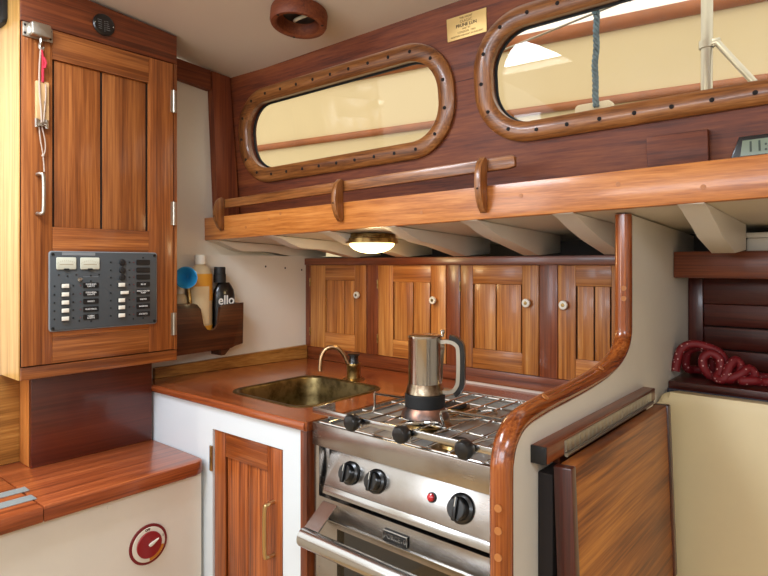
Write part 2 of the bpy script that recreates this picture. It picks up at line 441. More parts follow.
# partition between galley and settee, with its bullnose edge trim
PX = -.44
edge = [(.797, -1.28), (.797, -.47), (.797, -.33), (.800, -.298), (.814, -.270), (.85, -.249), (.93, -.240), (1.03, -.236), (1.13, -.231), (1.22, -.222), (1.285, -.208), (1.33, -.188), (1.353, -.16), (1.357, -.12), (1.357, 0), (1.357, .1145)]
struct(MB().prism(edge+[(1.955, .088), (1.955, -1.28)], -.013, .013, FB(PX)).build('wall_partition', M['white']))
tp = smoothpath([(PX, y, z) for y, z in edge], 5)
tr = sroot('trim_%d' % bi, (PX, .8, -1.28)); bi += 1
cutk = 40
segs = [(0, 15), (15, 43), (43, 62), (62, len(tp)-1)]
for s0, s1 in segs:
    MB().tube(tp[s0:s1+1], (.0162, .0185), seg=18, flat=(1, 0, 0)).build('edge_moulding', wood('varnish', 'z' if s0 in (0, 62) else 'y', 1.4), tr)
plug = None
for y, z, dx, dy, dz in ((.797, -.44, .004, -.0185, 0), (.797, -.40, .004, -.0185, 0), (.797, -.366, .004, -.0185, 0), (1.357, -.075, .006, -.0180, 0), (1.357, -.052, .006, -.018, 0), (.93, -.24, .010, 0, .0172), (1.19, -.226, .010, 0, .0172)):
    n_ = Vector((dx*1.2, dy, dz)).normalized()
    MB().lathe(Vector((PX, y, z))+Vector((dx, dy, dz))*.92, [(.006, 0), (.0058, .002)], n_, 14).build('plug', M['putty'], tr)
# backsplash board along the bulkhead
bx_ = lambda y: BX+.002+(y-.985)*(.063/.6315)
m_ = MB(); m_.loft([[(bx_(y), y, -.379), (bx_(y)+.016, y, -.379), (bx_(y)+.016, y, zt-.002), (bx_(y)+.014, y, zt), (bx_(y), y, zt)] for y, zt in ((.99, -.345), (1.613, -.326))])
struct(m_.build('trim_%d' % bi, wood('oak', 'y'))); bi += 1
# lit timber panel beside the companionway steps
struct(MB().box(BX+.001, BX+.012, .405, .98, -.553, -.305).build('trim_%d' % bi, wood('oak', 'y'))); bi += 1
struct(MB().prism([(BX+.0005, .985), (-1.797, 1.6165), (-1.797, 1.95), (BX+.0005, 1.95)], -.3795, .036).build('wall_forward_return', M['white']))
# bulkhead screws
for k, (y, z) in enumerate(((1.43, -.006), (1.52, -.012), (1.60, -.02))):
    struct(MB().lathe((BX+.0005+(y-.985)*(.063/.6315), y, z), [(.004, 0), (.003, .001)], (1, 0, 0), 10).build('trim_%d' % (31+k), M['darkgap']))

# ------------------------------------------------------------------ switchboard cabinet (left)
CX = -1.70
cab = thing('electrical_cabinet', 'tall sapele wall cabinet with a plank door and a grey switch panel on it', 'cabinet', (-1.78, .77, -.302))
MB().prism([(.545, -.302), (.9885, -.302), (.9885, ceil_z(.9885)-.003), (.545, ceil_z(.545)-.003)], BX-CX+.002, -.014, FB(CX), bev=.003).build('carcass', wood('sapele', 'z'), cab)
MB().prism([(BX+.003, -.3015), (-1.707, -.3015), (-1.707, .752), (BX+.003, .752)], .0003, .003, FY(.545)).build('end_panel', wood('paleboard', 'z'), cab)
MB().prism([(.545, .637), (.9885, .637), (.9885, ceil_z(.9885)-.004), (.545, ceil_z(.545)-.004)], -.0138, 0, FB(CX), bev=.004).build('top_board', wood('redboard', 'y'), cab)
MB().prism([(.545, -.302), (.9885, -.302), (.9885, -.268), (.545, -.268)], -.0138, 0, FB(CX), bev=.004).build('bottom_rail', wood('sapele', 'y'), cab)
MB().prism([(.9755, -.2675), (.9885, -.2675), (.9885, .6365), (.9755, .6365)], -.0138, 0, FB(CX), bev=.002).build('hinge_stile', wood('sapele', 'z'), cab)
door = MB().prism([(.546, -.266), (.9745, -.266), (.9745, .635), (.546, .635)], -.0138, -.010, FB(CX)).build('door', M['darkgap'], cab)
def dpart(nm, u0, u1, v0, v1, ax, w0=-.0098, w1=.0015, k='sapele'):
    return MB().prism([(u0, v0), (u1, v0), (u1, v1), (u0, v1)], w0, w1, FB(CX), bev=.0012).build(nm, wood(k, ax), door)
dpart('stile', .5475, .6205, -.2655, .6345, 'z'); dpart('stile', .8935, .9735, -.2655, .6345, 'z')
dpart('rail', .6208, .8932, .556, .6345, 'y'); dpart('rail', .6208, .8932, -.195, .103, 'y'); dpart('rail', .6208, .8932, -.2655, -.1955, 'y')
dpart('panel_board', .628, .7505, .1035, .5555, 'z', w1=-.006); dpart('panel_board', .757, .8865, .1035, .5555, 'z', w1=-.006)
for z0, z1 in ((.482, .551), (.126, .199), (-.221, -.151)):
    h_ = MB(); h_.box(CX+.001, CX+.004, .9655, .9835, z0, z1); h_.cyl((CX+.0045, .9748, z0), (CX+.0045, .9748, z1), .0036, seg=10); h_.build('hinge', M['satin'], cab)
# rim lock at the top left
lk = MB(); lk.box(CX+.0018, CX+.006, .548, .620, .597, .634, .001); lk.prism(rrect(.560, .608, .5985, .6335, .006, 4), .004, .032, FB(CX), bev=.004)
lock = lk.build('rim_lock', M['satin'], cab)
for y in (.553, .614):
    for z in (.605, .626): MB().lathe((CX+.006, y, z), [(.0034, 0), (.003, .001)], (1, 0, 0), 10).build('screw', M['blackm'], lock)
MB().tube(smoothpath([(CX+.018, .586, .597), (CX+.018, .586, .585), (CX+.020, .583, .574), (CX+.020, .588, .566), (CX+.019, .593, .574)]), .0036, 8).build('latch_eye', M['satin'], lock)
MB().tube(smoothpath([(CX+.002, .583, .240), (CX+.018, .588, .240), (CX+.021, .592, .228), (CX+.021, .592, .148), (CX+.018, .588, .136), (CX+.002, .583, .136)], 5), .0048, 10).build('door_handle', M['satin'], cab)
# dark hook on the cabinet's end
dh = MB(); dh.prism(rrect(-1.855, -1.788, .652, .75, .012), .0032, .016, FY(.545), bev=.003)
tag(dh.build('end_latch', M['blackm']), 'dark rounded fitting high on the bright left end of the tall cabinet', 'fitting')
# round black dial at the top
g = thing('round_dial', 'small round black dial on the top board of the tall cabinet', 'dial', (CX+.004, .757, .661))
MB().lathe((CX+.0003, .757, .690), [(.031, 0), (.031, .004), (.028, .0065), (.026, .0055)], (1, 0, 0), 32).build('dial_face', M['black'], g)
mk = MB()
for k in range(6): mk.lathe((CX+.0055, .7585, .672+.0055*k), [(.0013, 0), (.001, .0012)], (1, 0, 0), 8)
for k in range(5): mk.box(CX+.0055, CX+.0062, .742-.001*k, .750, .676+.006*k, .6772+.006*k); mk.box(CX+.0055, CX+.0062, .763, .774-.0015*k, .676+.006*k, .6772+.006*k)
mk.build('dial_markings', M['greyl'], g)
for y in (.731, .783): MB().lathe((CX+.005, y, .690), [(.0022, 0), (.0018, .0012)], (1, 0, 0), 8).build('screw', M['ivory'], g)

# ------------------------------------------------------------------ switch panel
SP = CX+.0018
F_ = FB(SP)
sp = thing('switch_panel', 'charcoal electrical switch panel with white rocker switches on the tall cabinet door', 'switch panel', (SP, .763, -.181))
MB().prism(rrect(.610, .9165, -.180, .038, .008, 4), 0, .005, F_, bev=.001).build('rim', M['greyl'], sp)
fp = MB().prism(rrect(.6125, .914, -.1775, .0355, .007, 4), .0051, .0068, F_, bev=.0005).build('faceplate', M['grey'], sp)
MB().prism([(.642, .0265), (.730, .0265), (.730, .0345), (.642, .0345)], .007, .0075, F_).build('maker_strip', M['greyl'], sp)
for u0, u1 in ((.627, .678), (.689, .741)):
    mt = MB().prism(rrect(u0, u1, -.012, .021, .003, 3), .007, .010, F_, bev=.001).build('meter', M['meter'], sp)
    a_ = MB(); c_ = (u0+u1)/2
    for k in range(11):
        t = math.radians(130-8*k); a_.prism([(c_+.036*math.cos(t)-.0002, -.024+.034*math.sin(t)), (c_+.036*math.cos(t)+.0002, -.024+.034*math.sin(t)), (c_+.039*math.cos(t)+.0002, -.024+.038*math.sin(t)), (c_+.039*math.cos(t)-.0002, -.024+.038*math.sin(t))], .0101, .0103, F_)
    a_.prism([(u0+.008, .001), (u1-.008, .001), (u1-.008, .002), (u0+.008, .002)], .0101, .0103, F_)
    a_.build('scale', M['ink'], mt)
    MB().prism(rrect(c_-.007, c_+.007, -.014, -.0095, .002, 3), .010, .0112, F_).build('meter_foot', M['blackm'], mt)
def rocker(u, v, on=False):
    MB().prism(rrect(u-.0105, u+.0105, v-.007, v+.007, .0015, 2), .007, .0085, F_).build('switch_bezel', M['blackm'], sp)
    MB().prism([(u-.009, v-.0055), (u+.009, v-.0055), (u+.009, v+.0055), (u-.009, v+.0055)] if not on else [(u-.011, v-.0045), (u+.012, v-.0045), (u+.012, v+.0045), (u-.011, v+.0045)], .0085, .0145, F_, bev=.0015).build('rocker_switch', M['ivory'], sp)
def nameplate(u, v, s):
    n_ = MB().prism(rrect(u-.021, u+.021, v-.0075, v+.0075, .002, 3), .007, .0084, F_).build('name_plate', M['label'], sp)
    if s:
        F2 = FB(SP) @ Matrix.Translation((u, v, .0086)); MB().text(s, .0062, F2).build('lettering', M['whitep'], n_, smooth=10)
ROWL = (-.057, -.080, -.102, -.124, -.146); ROWR = (.008, -.015, -.036, -.058, -.081, -.103, -.124, -.147)
for v, s in zip(ROWL, ('RUNNING\nLIGHTS', 'STEAMING\nLIGHTS', 'RADIO', 'ELECTRICS', 'CABIN\nLIGHTS')): rocker(.649, v); nameplate(.718, v, s)
for k, (v, s) in enumerate(zip(ROWR, (None, None, None, 'BILGE', 'FRESH WATER\nPUMP', 'WATER', 'INVERTER', 'SOCKETS'))):
    if k < 3: MB().lathe((SP+.007, .807, v), [(.0095, 0), (.0095, .002), (.008, .004), (.004, .0045)], (1, 0, 0), 20).build('blank_plug', M['blackm'], sp)
    else: rocker(.804 if k != 4 else .812, v, k == 4)
    nameplate(.871, v, s)
dots = [(.623, v) for v in ROWL]+[(.671, v) for v in ROWL]+[(.774, v) for v in ROWR]+[(.829, v) for v in ROWR]+[(.634, -.027), (.656, -.030), (.679, -.027), (.718, -.030), (.741, -.027), (.718, -.045), (.687, -.155), (.719, -.158), (.871, .022), (.871, -.160), (.841, -.160)]
d0 = None
for u, v in dots:
    if d0 is None: d0 = MB().lathe((SP+.0068, u, v), [(.0026, 0), (.0022, .0012)], (1, 0, 0), 8).build('rivet', M['blackm'], sp); du = WP[d0]-Vector((0, u, v))
    else: again(d0, sp, Vector((0, u, v))+du)
for u in (.619, .907):
    for v in (-.171, .029): MB().lathe((SP+.0068, u, v), [(.0042, 0), (.0036, .0016)], (1, 0, 0), 12).build('corner_screw', M['black'], sp)
MB().lathe((SP+.0068, .687, -.041), [(.0055, 0), (.0055, .003), (.003, .0035), (.003, .011), (.0035, .014)], (1, 0, .15), 14).build('toggle_switch', M['chrome'], sp)
l0 = None
for u, v in [(.690, w) for w in ROWL]+[(.842, w) for w in ROWR]:
    if l0 is None: l0 = MB().lathe((SP+.0068, u, v), [(.0016, 0), (.0012, .0015)], (1, 0, 0), 8).build('pilot_lamp', M['dred'], sp); dl = WP[l0]-Vector((0, u, v))
    else: again(l0, sp, Vector((0, u, v))+dl)
MB().prism([(.697, -.0335), (.739, -.0335), (.739, -.0325), (.697, -.0325)], .0069, .0071, F_).build('caption', M['greyl'], sp)

# ------------------------------------------------------------------ lanyard hanging from the lock
ln = thing('key_lanyard', 'red and white cord with a pale wooden tag hanging from the cabinet lock', 'lanyard', (CX+.02, .588, .245))
MB().tube(smoothpath([(CX+.021, .587, .566), (CX+.018, .591, .545), (CX+.016, .592, .52), (CX+.0145, .592, .483)]), .0034, 8).build('red_cord', M['redcord'], ln)
MB().tube(smoothpath([(CX+.0215, .592, .548), (CX+.022, .597, .535), (CX+.021, .595, .52)]), .003, 8).build('cord_tail', M['redcord'], ln)
MB().tube(smoothpath([(CX+.021, .585, .566), (CX+.018, .583, .52), (CX+.0185, .583, .46), (CX+.019, .587, .40), (CX+.018, .588, .375)]), .0022, 8).build('white_cord', M['cord'], ln)
tg = MB().prism(rrect(.5765, .6085, .383, .486, .003, 3), .0036, .0136, FB(CX), bev=.0015).build('wooden_tag', M['tag'], ln)
MB().prism(rrect(.5955, .5995, .405, .435, .0018, 3), .0137, .0142, FB(CX)).build('tag_slot', M['darkgap'], tg)
MB().tube(smoothpath([(CX+.020, .597, .478), (CX+.019, .598, .45), (CX+.019, .596, .42), (CX+.018, .593, .378)]), .0019, 8).build('white_cord', M['cord'], ln)
sh = MB(); sh.box(CX+.006, CX+.018, .577, .604, .366, .381, .003); sh.cyl((CX+.013, .578, .362), (CX+.013, .578, .385), .005, seg=12); sh.cyl((CX+.013, .602, .362), (CX+.013, .602, .385), .005, seg=12)
sh.build('shackle', M['chrome'], ln)
MB().tube(smoothpath([(CX+.012, .584, .366), (CX+.011, .588, .33), (CX+.010, .594, .295), (CX+.012, .596, .262), (CX+.017, .595, .246)]), .0017, 6).build('thin_cord', M['cord'], ln)
MB().tube(smoothpath([(CX+.012, .591, .366), (CX+.011, .599, .33), (CX+.011, .599, .302), (CX+.010, .594, .29)]), .0015, 6).build('thin_cord', M['cord'], ln)
MB().ball((CX+.010, .5945, .290), .004, seg=10).build('knot', M['cord'], ln)

# ------------------------------------------------------------------ mahogany box under the cabinet and the step bench
bb = thing('plinth_box', 'dark mahogany box between the tall cabinet and the wooden bench top', 'box', (-1.80, .76, -.5545))
MB().box(-1.775, -1.757, .588, .935, -.5545, -.3035, .003).build('front_board', wood('plinth', 'y'), bb)
MB().box(BX+.014, -1.7755, .588, .606, -.5545, -.3035, .002).build('side_board', wood('fiddle', 'z'), bb)
MB().box(BX+.014, -1.7755, .917, .935, -.5545, -.3035, .002).build('side_board', wood('fiddle', 'z'), bb)
bn = thing('bench', 'low wooden topped bench with a white front beside the companionway', 'bench', (-1.65, .4, -1.28))
MB().prism([(BX+.002, -.55), (-1.462, -.55), (-1.462, .5145), (BX+.002, .5145)], -.592, -.555, bev=.004).build('top_board', wood('step', 'y'), bn)
MB().prism([(BX+.002, .5165), (-1.462, .5165), (-1.463, .908), (-1.466, .925), (-1.475, .936), (-1.490, .9405), (BX+.002, .9405)], -.592, -.555, bev=.004).build('top_board', wood('step', 'y'), bn)
MB().box(-1.506, -1.484, -.55, .938, -1.28, -.5925).build('front_panel', M['white'], bn)
for (x0, x1, y1) in ((-1.634, -1.592, .530), (-1.566, -1.522, .522)):
    MB().prism([(x0, .10), (x1, .10), (x1, y1), (x0+.008, y1)], -.5548, -.5535).build('metal_strip', M['strip'], bn)
MB().lathe((-1.60, .512, -.5548), [(.008, 0), (.007, .0012)], (0, 0, 1), 14).build('lift_hole', M['blackm'], bn)
MB().lathe((-1.484, .676, -.612), [(.0065, 0), (.006, .0015)], (1, 0, 0), 16).build('plug', M['ivory'], bn)
bs = thing('battery_switch', 'red rotary battery switch on the white bench front', 'switch', (-1.47, .772, -.775))
BSC = (.778, -.743)
def disc(nm, mat, r, h0, h1, par): return MB().lathe((-1.4838, BSC[0], BSC[1]), [(r, h0), (r, h1-.001), (r-.001, h1)], (1, 0, 0), 40).build(nm, mat, par)
disc('rim', M['dred'], .0525, 0, .004, bs); dial = disc('dial_plate', M['ivory'], .0455, .0041, .0055, bs); kn = disc('knob', M['red'], .0345, .0056, .010, bs)
FD = FB(-1.4838) @ Matrix.Translation((BSC[0], BSC[1], .0112))
MB().prism([(-.001, -.004), (.004, -.004), (.022, .008), (.024, .012), (.018, .011), (.004, .006), (-.002, .004), (-.004, 0)], -.001, .003, FD, bev=.001).build('pointer', M['ivory'], kn)
FT = FB(-1.4838) @ Matrix.Translation((BSC[0], BSC[1], .0058))
MB().text('OFF', .008, FT @ Matrix.Translation((-.004, .0398, 0)), bold=.0003).build('lettering', M['inkd'], dial, smooth=10)
MB().text('1', .009, FT @ Matrix.Translation((.0395, .012, 0)), bold=.0003).build('lettering', M['inkd'], dial, smooth=10)
mm = MB()
arc = [(.0358*math.cos(t), .0358*math.sin(t)) for t in [math.radians(-88+6*k) for k in range(13)]]+[(.044*math.cos(t), .044*math.sin(t)) for t in [math.radians(-16-6*k) for k in range(13)]]
mm.prism(arc, 0, .0003, FT); mm.build('amber_arc', M['amber'], dial)

# ------------------------------------------------------------------ galley counter
wt_out = [(BX+.002, .935), (-1.055, .950), (-1.052, .953), (-1.052, 1.505), (-.456, 1.505), (-.456, 1.617), (BX+.002, 1.617)]
SK = (-1.495, -1.158, 1.035, 1.372)
wt = thing('worktop', 'glossy reddish brown galley worktop around the sink', 'worktop', (-1.45, 1.28, -.402))
MB().plate(wt_out, [rrect(*SK, .06, 8)], -.402, -.380).build('top', wood('worktop', 'x'), wt)
MB().tube([(BX+.004, .936, -.391), (-1.056, .951, -.391)], (.006, .0112), 12, flat=(0, 0, 1)).build('nosing', wood('worktop', 'x'), wt)
MB().box(-1.02, -.458, 1.605, 1.6165, -.3798, -.3745).build('caulk_bead', M['caulk'], wt)
cc = thing('sink_cabinet', 'white galley cabinet front with a small plank door under the sink', 'cabinet', (-1.46, 1.2, -1.28))
MB().plate([(BX+.002, -1.28), (-1.077, -1.28), (-1.077, -.4025), (BX+.002, -.4025)], [[(-1.446, -1.17), (-1.145, -1.17), (-1.145, -.466), (-1.446, -.466)]], 0, -.02, frame((0, .9574+.0192*1.077, 0), Vector((1, .0192, 0)).normalized(), (0, 0, 1), Vector((.0192, -1, 0)).normalized())).build('front_panel', M['panel'], cc)
MB().box(-1.0765, -1.0535, .953, 1.50, -1.28, -.4025, .002).build('end_panel', wood('redboard', 'z'), cc)
dr = MB().box(-1.4435, -1.1475, .966, .975, -1.1675, -.4685).build('door', M['darkgap'], cc)
def cpart(nm, x0, x1, z0, z1, ax, y=.9555): return MB().box(x0, x1, y, .9655, z0, z1, .0012).build(nm, wood('sapeledoor', ax), dr)
cpart('stile', -1.4435, -1.392, -1.1675, -.4685, 'z'); cpart('stile', -1.206, -1.1475, -1.1675, -.4685, 'z')
cpart('rail', -1.3915, -1.2065, -.535, -.4685, 'x'); cpart('rail', -1.3915, -1.2065, -1.1675, -1.09, 'x')
for x0, x1 in ((-1.386, -1.2965), (-1.2935, -1.210)): cpart('panel_board', x0, x1, -1.089, -.5365, 'z', .9605)
MB().tube(smoothpath([(-1.180, .9555, -.606), (-1.180, .936, -.608), (-1.182, .928, -.620), (-1.182, .928, -.728), (-1.180, .936, -.740), (-1.180, .9555, -.742)], 5), .0055, 10).build('door_handle', M['brassb'], dr)
h_ = MB(); h_.box(-1.456, -1.4465, .9465, .9515, -.585, -.515); h_.cyl((-1.4465, .9465, -.585), (-1.4465, .9465, -.515), .004, seg=10); h_.build('hinge', M['brass'], cc)
# sink
sk = thing('sink', 'tarnished rounded sink set into the red worktop', 'sink', (-1.33, 1.2, -.56))
m_ = MB(); prof = [(-.008, .0002), (-.006, .0025), (.004, .0022), (.010, -.004), (.016, -.06), (.024, -.12), (.05, -.145)]
m_.loft([[(x, y, -.380+h) for x, y in rrect(SK[0]+o, SK[1]-o, SK[2]+o, SK[3]-o, max(.012, .06-o*.5), 8)] for o, h in prof], caps=False)
m_.prism(rrect(SK[0]+.05, SK[1]-.05, SK[2]+.05, SK[3]-.05, .035, 8), -.527, -.5245)
m_.build('bowl', M['sink'], sk, smooth=60)
MB().lathe((-1.33, 1.2, -.5245), [(.024, 0), (.024, .003), (.016, .002), (.014, .001)], (0, 0, 1), 24).build('drain', M['brass'], sk)
# faucet
fc = thing('faucet', 'small brass tap with a curved spout behind the sink', 'tap', (-1.326, 1.408, -.380))
MB().lathe((-1.326, 1.408, -.3798), [(.036, 0), (.036, .003), (.031, .0045), (.024, .006), (.0225, .020), (.0235, .045), (.0245, .050), (.023, .055)], (0, 0, 1), 28).build('body', M['brass'], fc)
MB().lathe((-1.326, 1.408, -.3248), [(.019, 0), (.0155, .006), (.0155, .024), (.021, .026), (.021, .030), (.017, .032)], (0, 0, 1), 24).build('knob', M['black'], fc)
MB().tube(smoothpath([(-1.330, 1.395, -.335), (-1.338, 1.388, -.318), (-1.345, 1.382, -.297), (-1.357, 1.370, -.277), (-1.372, 1.355, -.270), (-1.388, 1.338, -.280), (-1.395, 1.326, -.305), (-1.394, 1.320, -.348)], 5), .0072, 14).build('spout', M['copper'], fc)

# ------------------------------------------------------------------ lockers along the hull
lc = thing('locker_row', 'row of four golden plank locker doors in a reddish frame above the worktop', 'lockers', (-1.16, 1.64, -.38))
LY = 1.62; FL = FY(LY)
DO = [(-1.767, -1.462), (-1.403, -1.102), (-1.045, -.770), (-.711, -.470)]
lf = MB
def fbar(x0, x1, z0, z1, ax, nm='frame_bar', w=0): return MB().prism([(x0, z0), (x1, z0), (x1, z1), (x0, z1)], -.03, w, FL, bev=.0015).build(nm, wood('redboard', ax), lc)
fbar(-1.7965, -.458, .0005, .027, 'x', 'top_rail', .006); fbar(-1.7965, -.458, -.3795, -.3325, 'x', 'bottom_rail')
xs = [-1.7965]+[v for d in DO for v in d]+[-.458]
for k in range(0, len(xs), 2): fbar(xs[k]+(.0015 if k else 0), xs[k+1]-(.0015 if k < len(xs)-2 else 0), -.332, 0, 'z', 'mullion')
MB().box(-1.7965, -.458, LY+.031, LY+.04, -.3795, .027).build('back_board', M['darkgap'], lc)
PZ = (-.268, -.060)
KN = [(-1.498, -.113), (-1.147, -.119), (-.805, -.114), (-.689, -.115)]
SL = [(-1.676, -1.577, -1.524), (-1.327, -1.241, -1.168), (-.994, -.914, -.828), (-.654, -.605, -.561)]
for (x0, x1), kk, sl in zip(DO, KN, SL):
    dd = MB().box(x0+.001, x1-.001, LY+.008, LY+.014, -.3305, -.001).build('door', M['darkgap'], lc)
    def lp(nm, a, b, z0, z1, ax, y=LY-.001): return MB().box(a, b, y, LY+.0078, z0, z1, .001).build(nm, wood('golden', ax), dd)
    xa, xb, xc = sl; g_ = .004
    lp('stile', x0+.001, xa-g_, -.3305, -.001, 'z'); lp('stile', xc+g_, x1-.001, -.3305, -.001, 'z')
    lp('rail', xa-g_+.0003, xc+g_-.0003, PZ[1], -.001, 'x'); lp('rail', xa-g_+.0003, xc+g_-.0003, -.3305, PZ[0], 'x')
    lp('panel_board', xa+g_*.3, xb-g_*.5, PZ[0]+.0005, PZ[1]-.0005, 'z', LY+.001); lp('panel_board', xb+g_*.5, xc-g_*.3, PZ[0]+.0005, PZ[1]-.0005, 'z', LY+.001)
    k_ = MB().lathe((kk[0], LY-.001, kk[1]), [(.006, 0), (.006, .006), (.012, .008), (.0135, .013), (.012, .017), (.006, .0175)], (0, -1, 0), 24).build('knob', M['ivory'], dd)
    MB().lathe((kk[0], LY-.0186, kk[1]), [(.0055, 0), (.005, .0008)], (0, -1, 0), 16).build('knob_centre', M['brass'], k_)
    hx = x0-.0002 if kk[0] > (x0+x1)/2 else x1-.0002
    for z in (-.27, -.07):
        MB().cyl((hx, LY-.0025, z-.016), (hx, LY-.0025, z+.016), .0028, seg=10).build('hinge', M['brass'], dd)

# ------------------------------------------------------------------ shelf with fiddle under the windows
fo = Vector((BX+.002, 1.187, .0885)); fu = Vector((1, .0545, .0215)).normalized(); fv = Vector((0, 0, 1)); fw = fu.cross(fv).normalized(); fv = fw.cross(fu)
FF = frame(fo, fu, fv, fw)
sf = thing('fiddle_shelf', 'long shelf board under the windows with a raised rail on three brackets', 'shelf', (-.8, 1.24, .088))
MB().prism([(0, 0), (3.1, 0), (3.1, .081), (0, .081)], -.025, 0, FF, bev=.004).build('fiddle_board', wood('fiddle', 'x', .8), sf)
MB().prism([(.037, .050), (3.1, .050), (3.1, .060), (.037, .060)], -.20, -.0255, FF).build('shelf_board', wood('mahogany', 'x'), sf)
RV = .109
MB().prism([(.10, RV-.0), (1.192, RV+.008), (1.204, RV+.012), (1.204, RV+.034), (1.196, RV+.040), (.10, RV+.030)], -.018, -.004, FF, bev=.003).build('rail', wood('frame', 'x'), sf)
for (u, z0, z1) in ((.108, .030, .145), (.660, .024, .148), (1.125, .014, .150)):
    h = z1-z0; c_ = (z0+z1)/2
    poly = [(-.004, z0+.006), (.008, z0), (.022, z0+h*.10), (.033, z0+h*.28), (.0375, z0+h*.5), (.034, z0+h*.72), (.024, z0+h*.90), (.009, z1), (-.004, z1-.004), (-.004, .0815), (.0005, .0815), (.0005, z0+.006)]
    b_ = MB().prism(poly[1:-3]+[(.001, z1-.006), (.001, z0+.004)], -.0085, .0085, FF @ frame((u, 0, 0), (0, 0, 1), (0, 1, 0), (-1, 0, 0)), bev=.002).build('bracket', wood('frame', 'z'), sf)
    MB(FF).lathe((u, z0+h*.42, .0372), [(.0026, 0), (.002, .001)], (0, 0, 1), 8).build('screw', M['darkgap'], b_)
for u, v in ((.23, .034), (.345, .053), (.40, .068), (.94, .030), (1.22, .048), (1.44, .052), (1.60, .030)):
    MB(FF).lathe((u, v, 0), [(.0052, 0), (.0048, .0008)], (0, 0, 1), 12).build('plug', M['putty'], sf)
# things on the shelf
tag(MB(FW).prism([(1.467, -.04), (1.588, -.04), (1.588, .057), (1.467, .058)], .002, .030, bev=.003).build('wooden_block', wood('mahogany', 'x')), 'flat dark wooden block standing on the shelf under the long window', 'block')
ck = thing('digital_clock', 'black framed digital clock at the right end of the window shelf', 'clock', FW @ Vector((1.74, -.10, .02)))
CKF = FW @ Matrix.Translation((1.628, -.082, .004)) @ Matrix.Rotation(-.06, 4, 'X')
MB(CKF).prism([(0, .045), (.22, .045), (.22, .112), (.016, .112), (0, .07)], 0, .035, bev=.004).build('case', M['black'], ck)
dsp = MB(CKF).prism([(.018, .072), (.20, .072), (.20, .103), (.022, .103)], .0352, .0362).build('display', M['lcd'], ck)
MB(CKF).text('11:45', .030, Matrix.Translation((.062, .088, .0364)), bold=.0004).build('digits', M['lcdink'], dsp, smooth=10)
# brass plaque
pq = thing('brass_plaque', 'small engraved brass plaque between the two windows near the ceiling', 'plaque', FW @ Vector((1.025, .394, 0)))
MB(FW).prism([(.9635, .3945), (1.0825, .3945), (1.0850, .4555), (.9645, .4555)], .0003, .0025, bev=.0004).build('plate', M['plaque'], pq)
for s, v, z, mt_, bd in (('THE YACHT', .4485, .0072, 'ink', 0), ('CLASSIC', .4390, .010, 'ink', 0), ('PRUNE LUN', .4285, .0118, 'inkd', .0002), ('BUILT BY', .4190, .006, 'ink', 0), ('LONDON  1963', .4110, .0078, 'ink', 0), ('DESIGNED AND BUILT IN ENGLAND', .4025, .006, 'ink', 0)):
    MB(FW).text(s, z, Matrix.Translation((1.024, v, .0028)), bold=bd).build('engraving', M[mt_], pq, smooth=10)
# dome lamp under the side deck
lp_ = thing('dome_lamp', 'lit brass dome lamp under the side deck behind the shelf', 'lamp', (-1.225, 1.385, .05))
LZ = deck_z(-1.225, 1.385)
MB().lathe((-1.225, 1.385, LZ-.0005), [(.074, 0), (.076, -.012), (.082, -.014), (.084, -.028), (.074, -.030)], (0, 0, 1), 40).build('base_ring', M['brass'], lp_)
m_ = MB(); m_.lathe((-1.225, 1.385, LZ-.0305), [(.072, 0), (.069, -.008), (.057, -.018), (.038, -.026), (.013, -.030)], (0, 0, 1), 40)
m_.build('glass_dome', M['lampglass'], lp_)
# turned ring on the ceiling
cr = thing('ceiling_light', 'round wooden ceiling light ring above the sink', 'ceiling light', (-1.255, 1.095, .66))
cn = Vector((0, .125, 1)).normalized(); co = Vector((-1.245, 1.10, ceil_z(1.10)-.0022))
MB().loft([[co+cn*h+Vector((1, 0, 0))*(r*math.cos(2*PI*k/40))+cn.cross(Vector((1, 0, 0)))*(r*math.sin(2*PI*k/40)) for k in range(40)] for r, h in ((.052, 0), (.078, 0), (.080, -.006), (.080, -.036), (.076, -.044), (.066, -.044), (.061, -.040), (.061, -.012), (.052, 0))], caps=False).build('wooden_ring', wood('mahogany', 'x'), cr)
MB().lathe(co-cn*.006, [(.050, 0), (.048, -.006), (.020, -.008)], cn, 28).build('lamp_holder', M['blackm'], cr)
b_ = MB(); b_.tube(smoothpath([co-cn*.016+Vector((-.03, .01, 0)), co-cn*.024+Vector((0, -.004, 0)), co-cn*.016+Vector((.028, .008, 0))]), .005, 8); b_.build('bulb', M['meter'], cr)
for k in range(3):
    a = 2*PI*k/3+.5; MB().lathe(co-cn*.0442+Vector((math.cos(a)*.071, math.sin(a)*.071, -math.sin(a)*.071*.125)), [(.004, 0), (.0035, -.001)], cn, 10).build('screw', M['darkgap'], cr)

# ------------------------------------------------------------------ bottle rack on the bulkhead
rk = thing('bottle_rack', 'dark wooden rack with a notched front on the white bulkhead', 'rack', (-1.81, 1.16, -.305))
RX = -1.76
notch = [(1.005, -.300), (1.235, -.296), (1.250, -.290), (1.262, -.286), (1.284, -.284), (1.287, -.136), (1.200, -.140), (1.188, -.148), (1.182, -.205), (1.172, -.222), (1.155, -.229), (1.135, -.224), (1.120, -.205), (1.112, -.150), (1.098, -.134), (1.085, -.130), (1.005, -.128)]
MB().prism(notch, -.012, 0, FB(RX), bev=.002).build('front_board', wood('walnutty', 'y'), rk)
MB().box(-1.829, RX-.0122, 1.005, 1.285, -.284, -.274).build('bottom_board', wood('walnutty', 'y'), rk)
MB().prism([(1.274, -.2735), (1.286, -.2735), (1.286, -.138), (1.274, -.138)], -.0122, -1.8285-RX, FB(RX)).build('end_board', wood('walnutty', 'z'), rk)
MB().prism([(1.200, -.320), (1.215, -.320), (1.235, -.300), (1.235, -.2845), (1.200, -.2845)], -.0122, -1.835-RX, FB(RX)).build('cleat', wood('walnutty', 'z'), rk)
BZ = -.2738
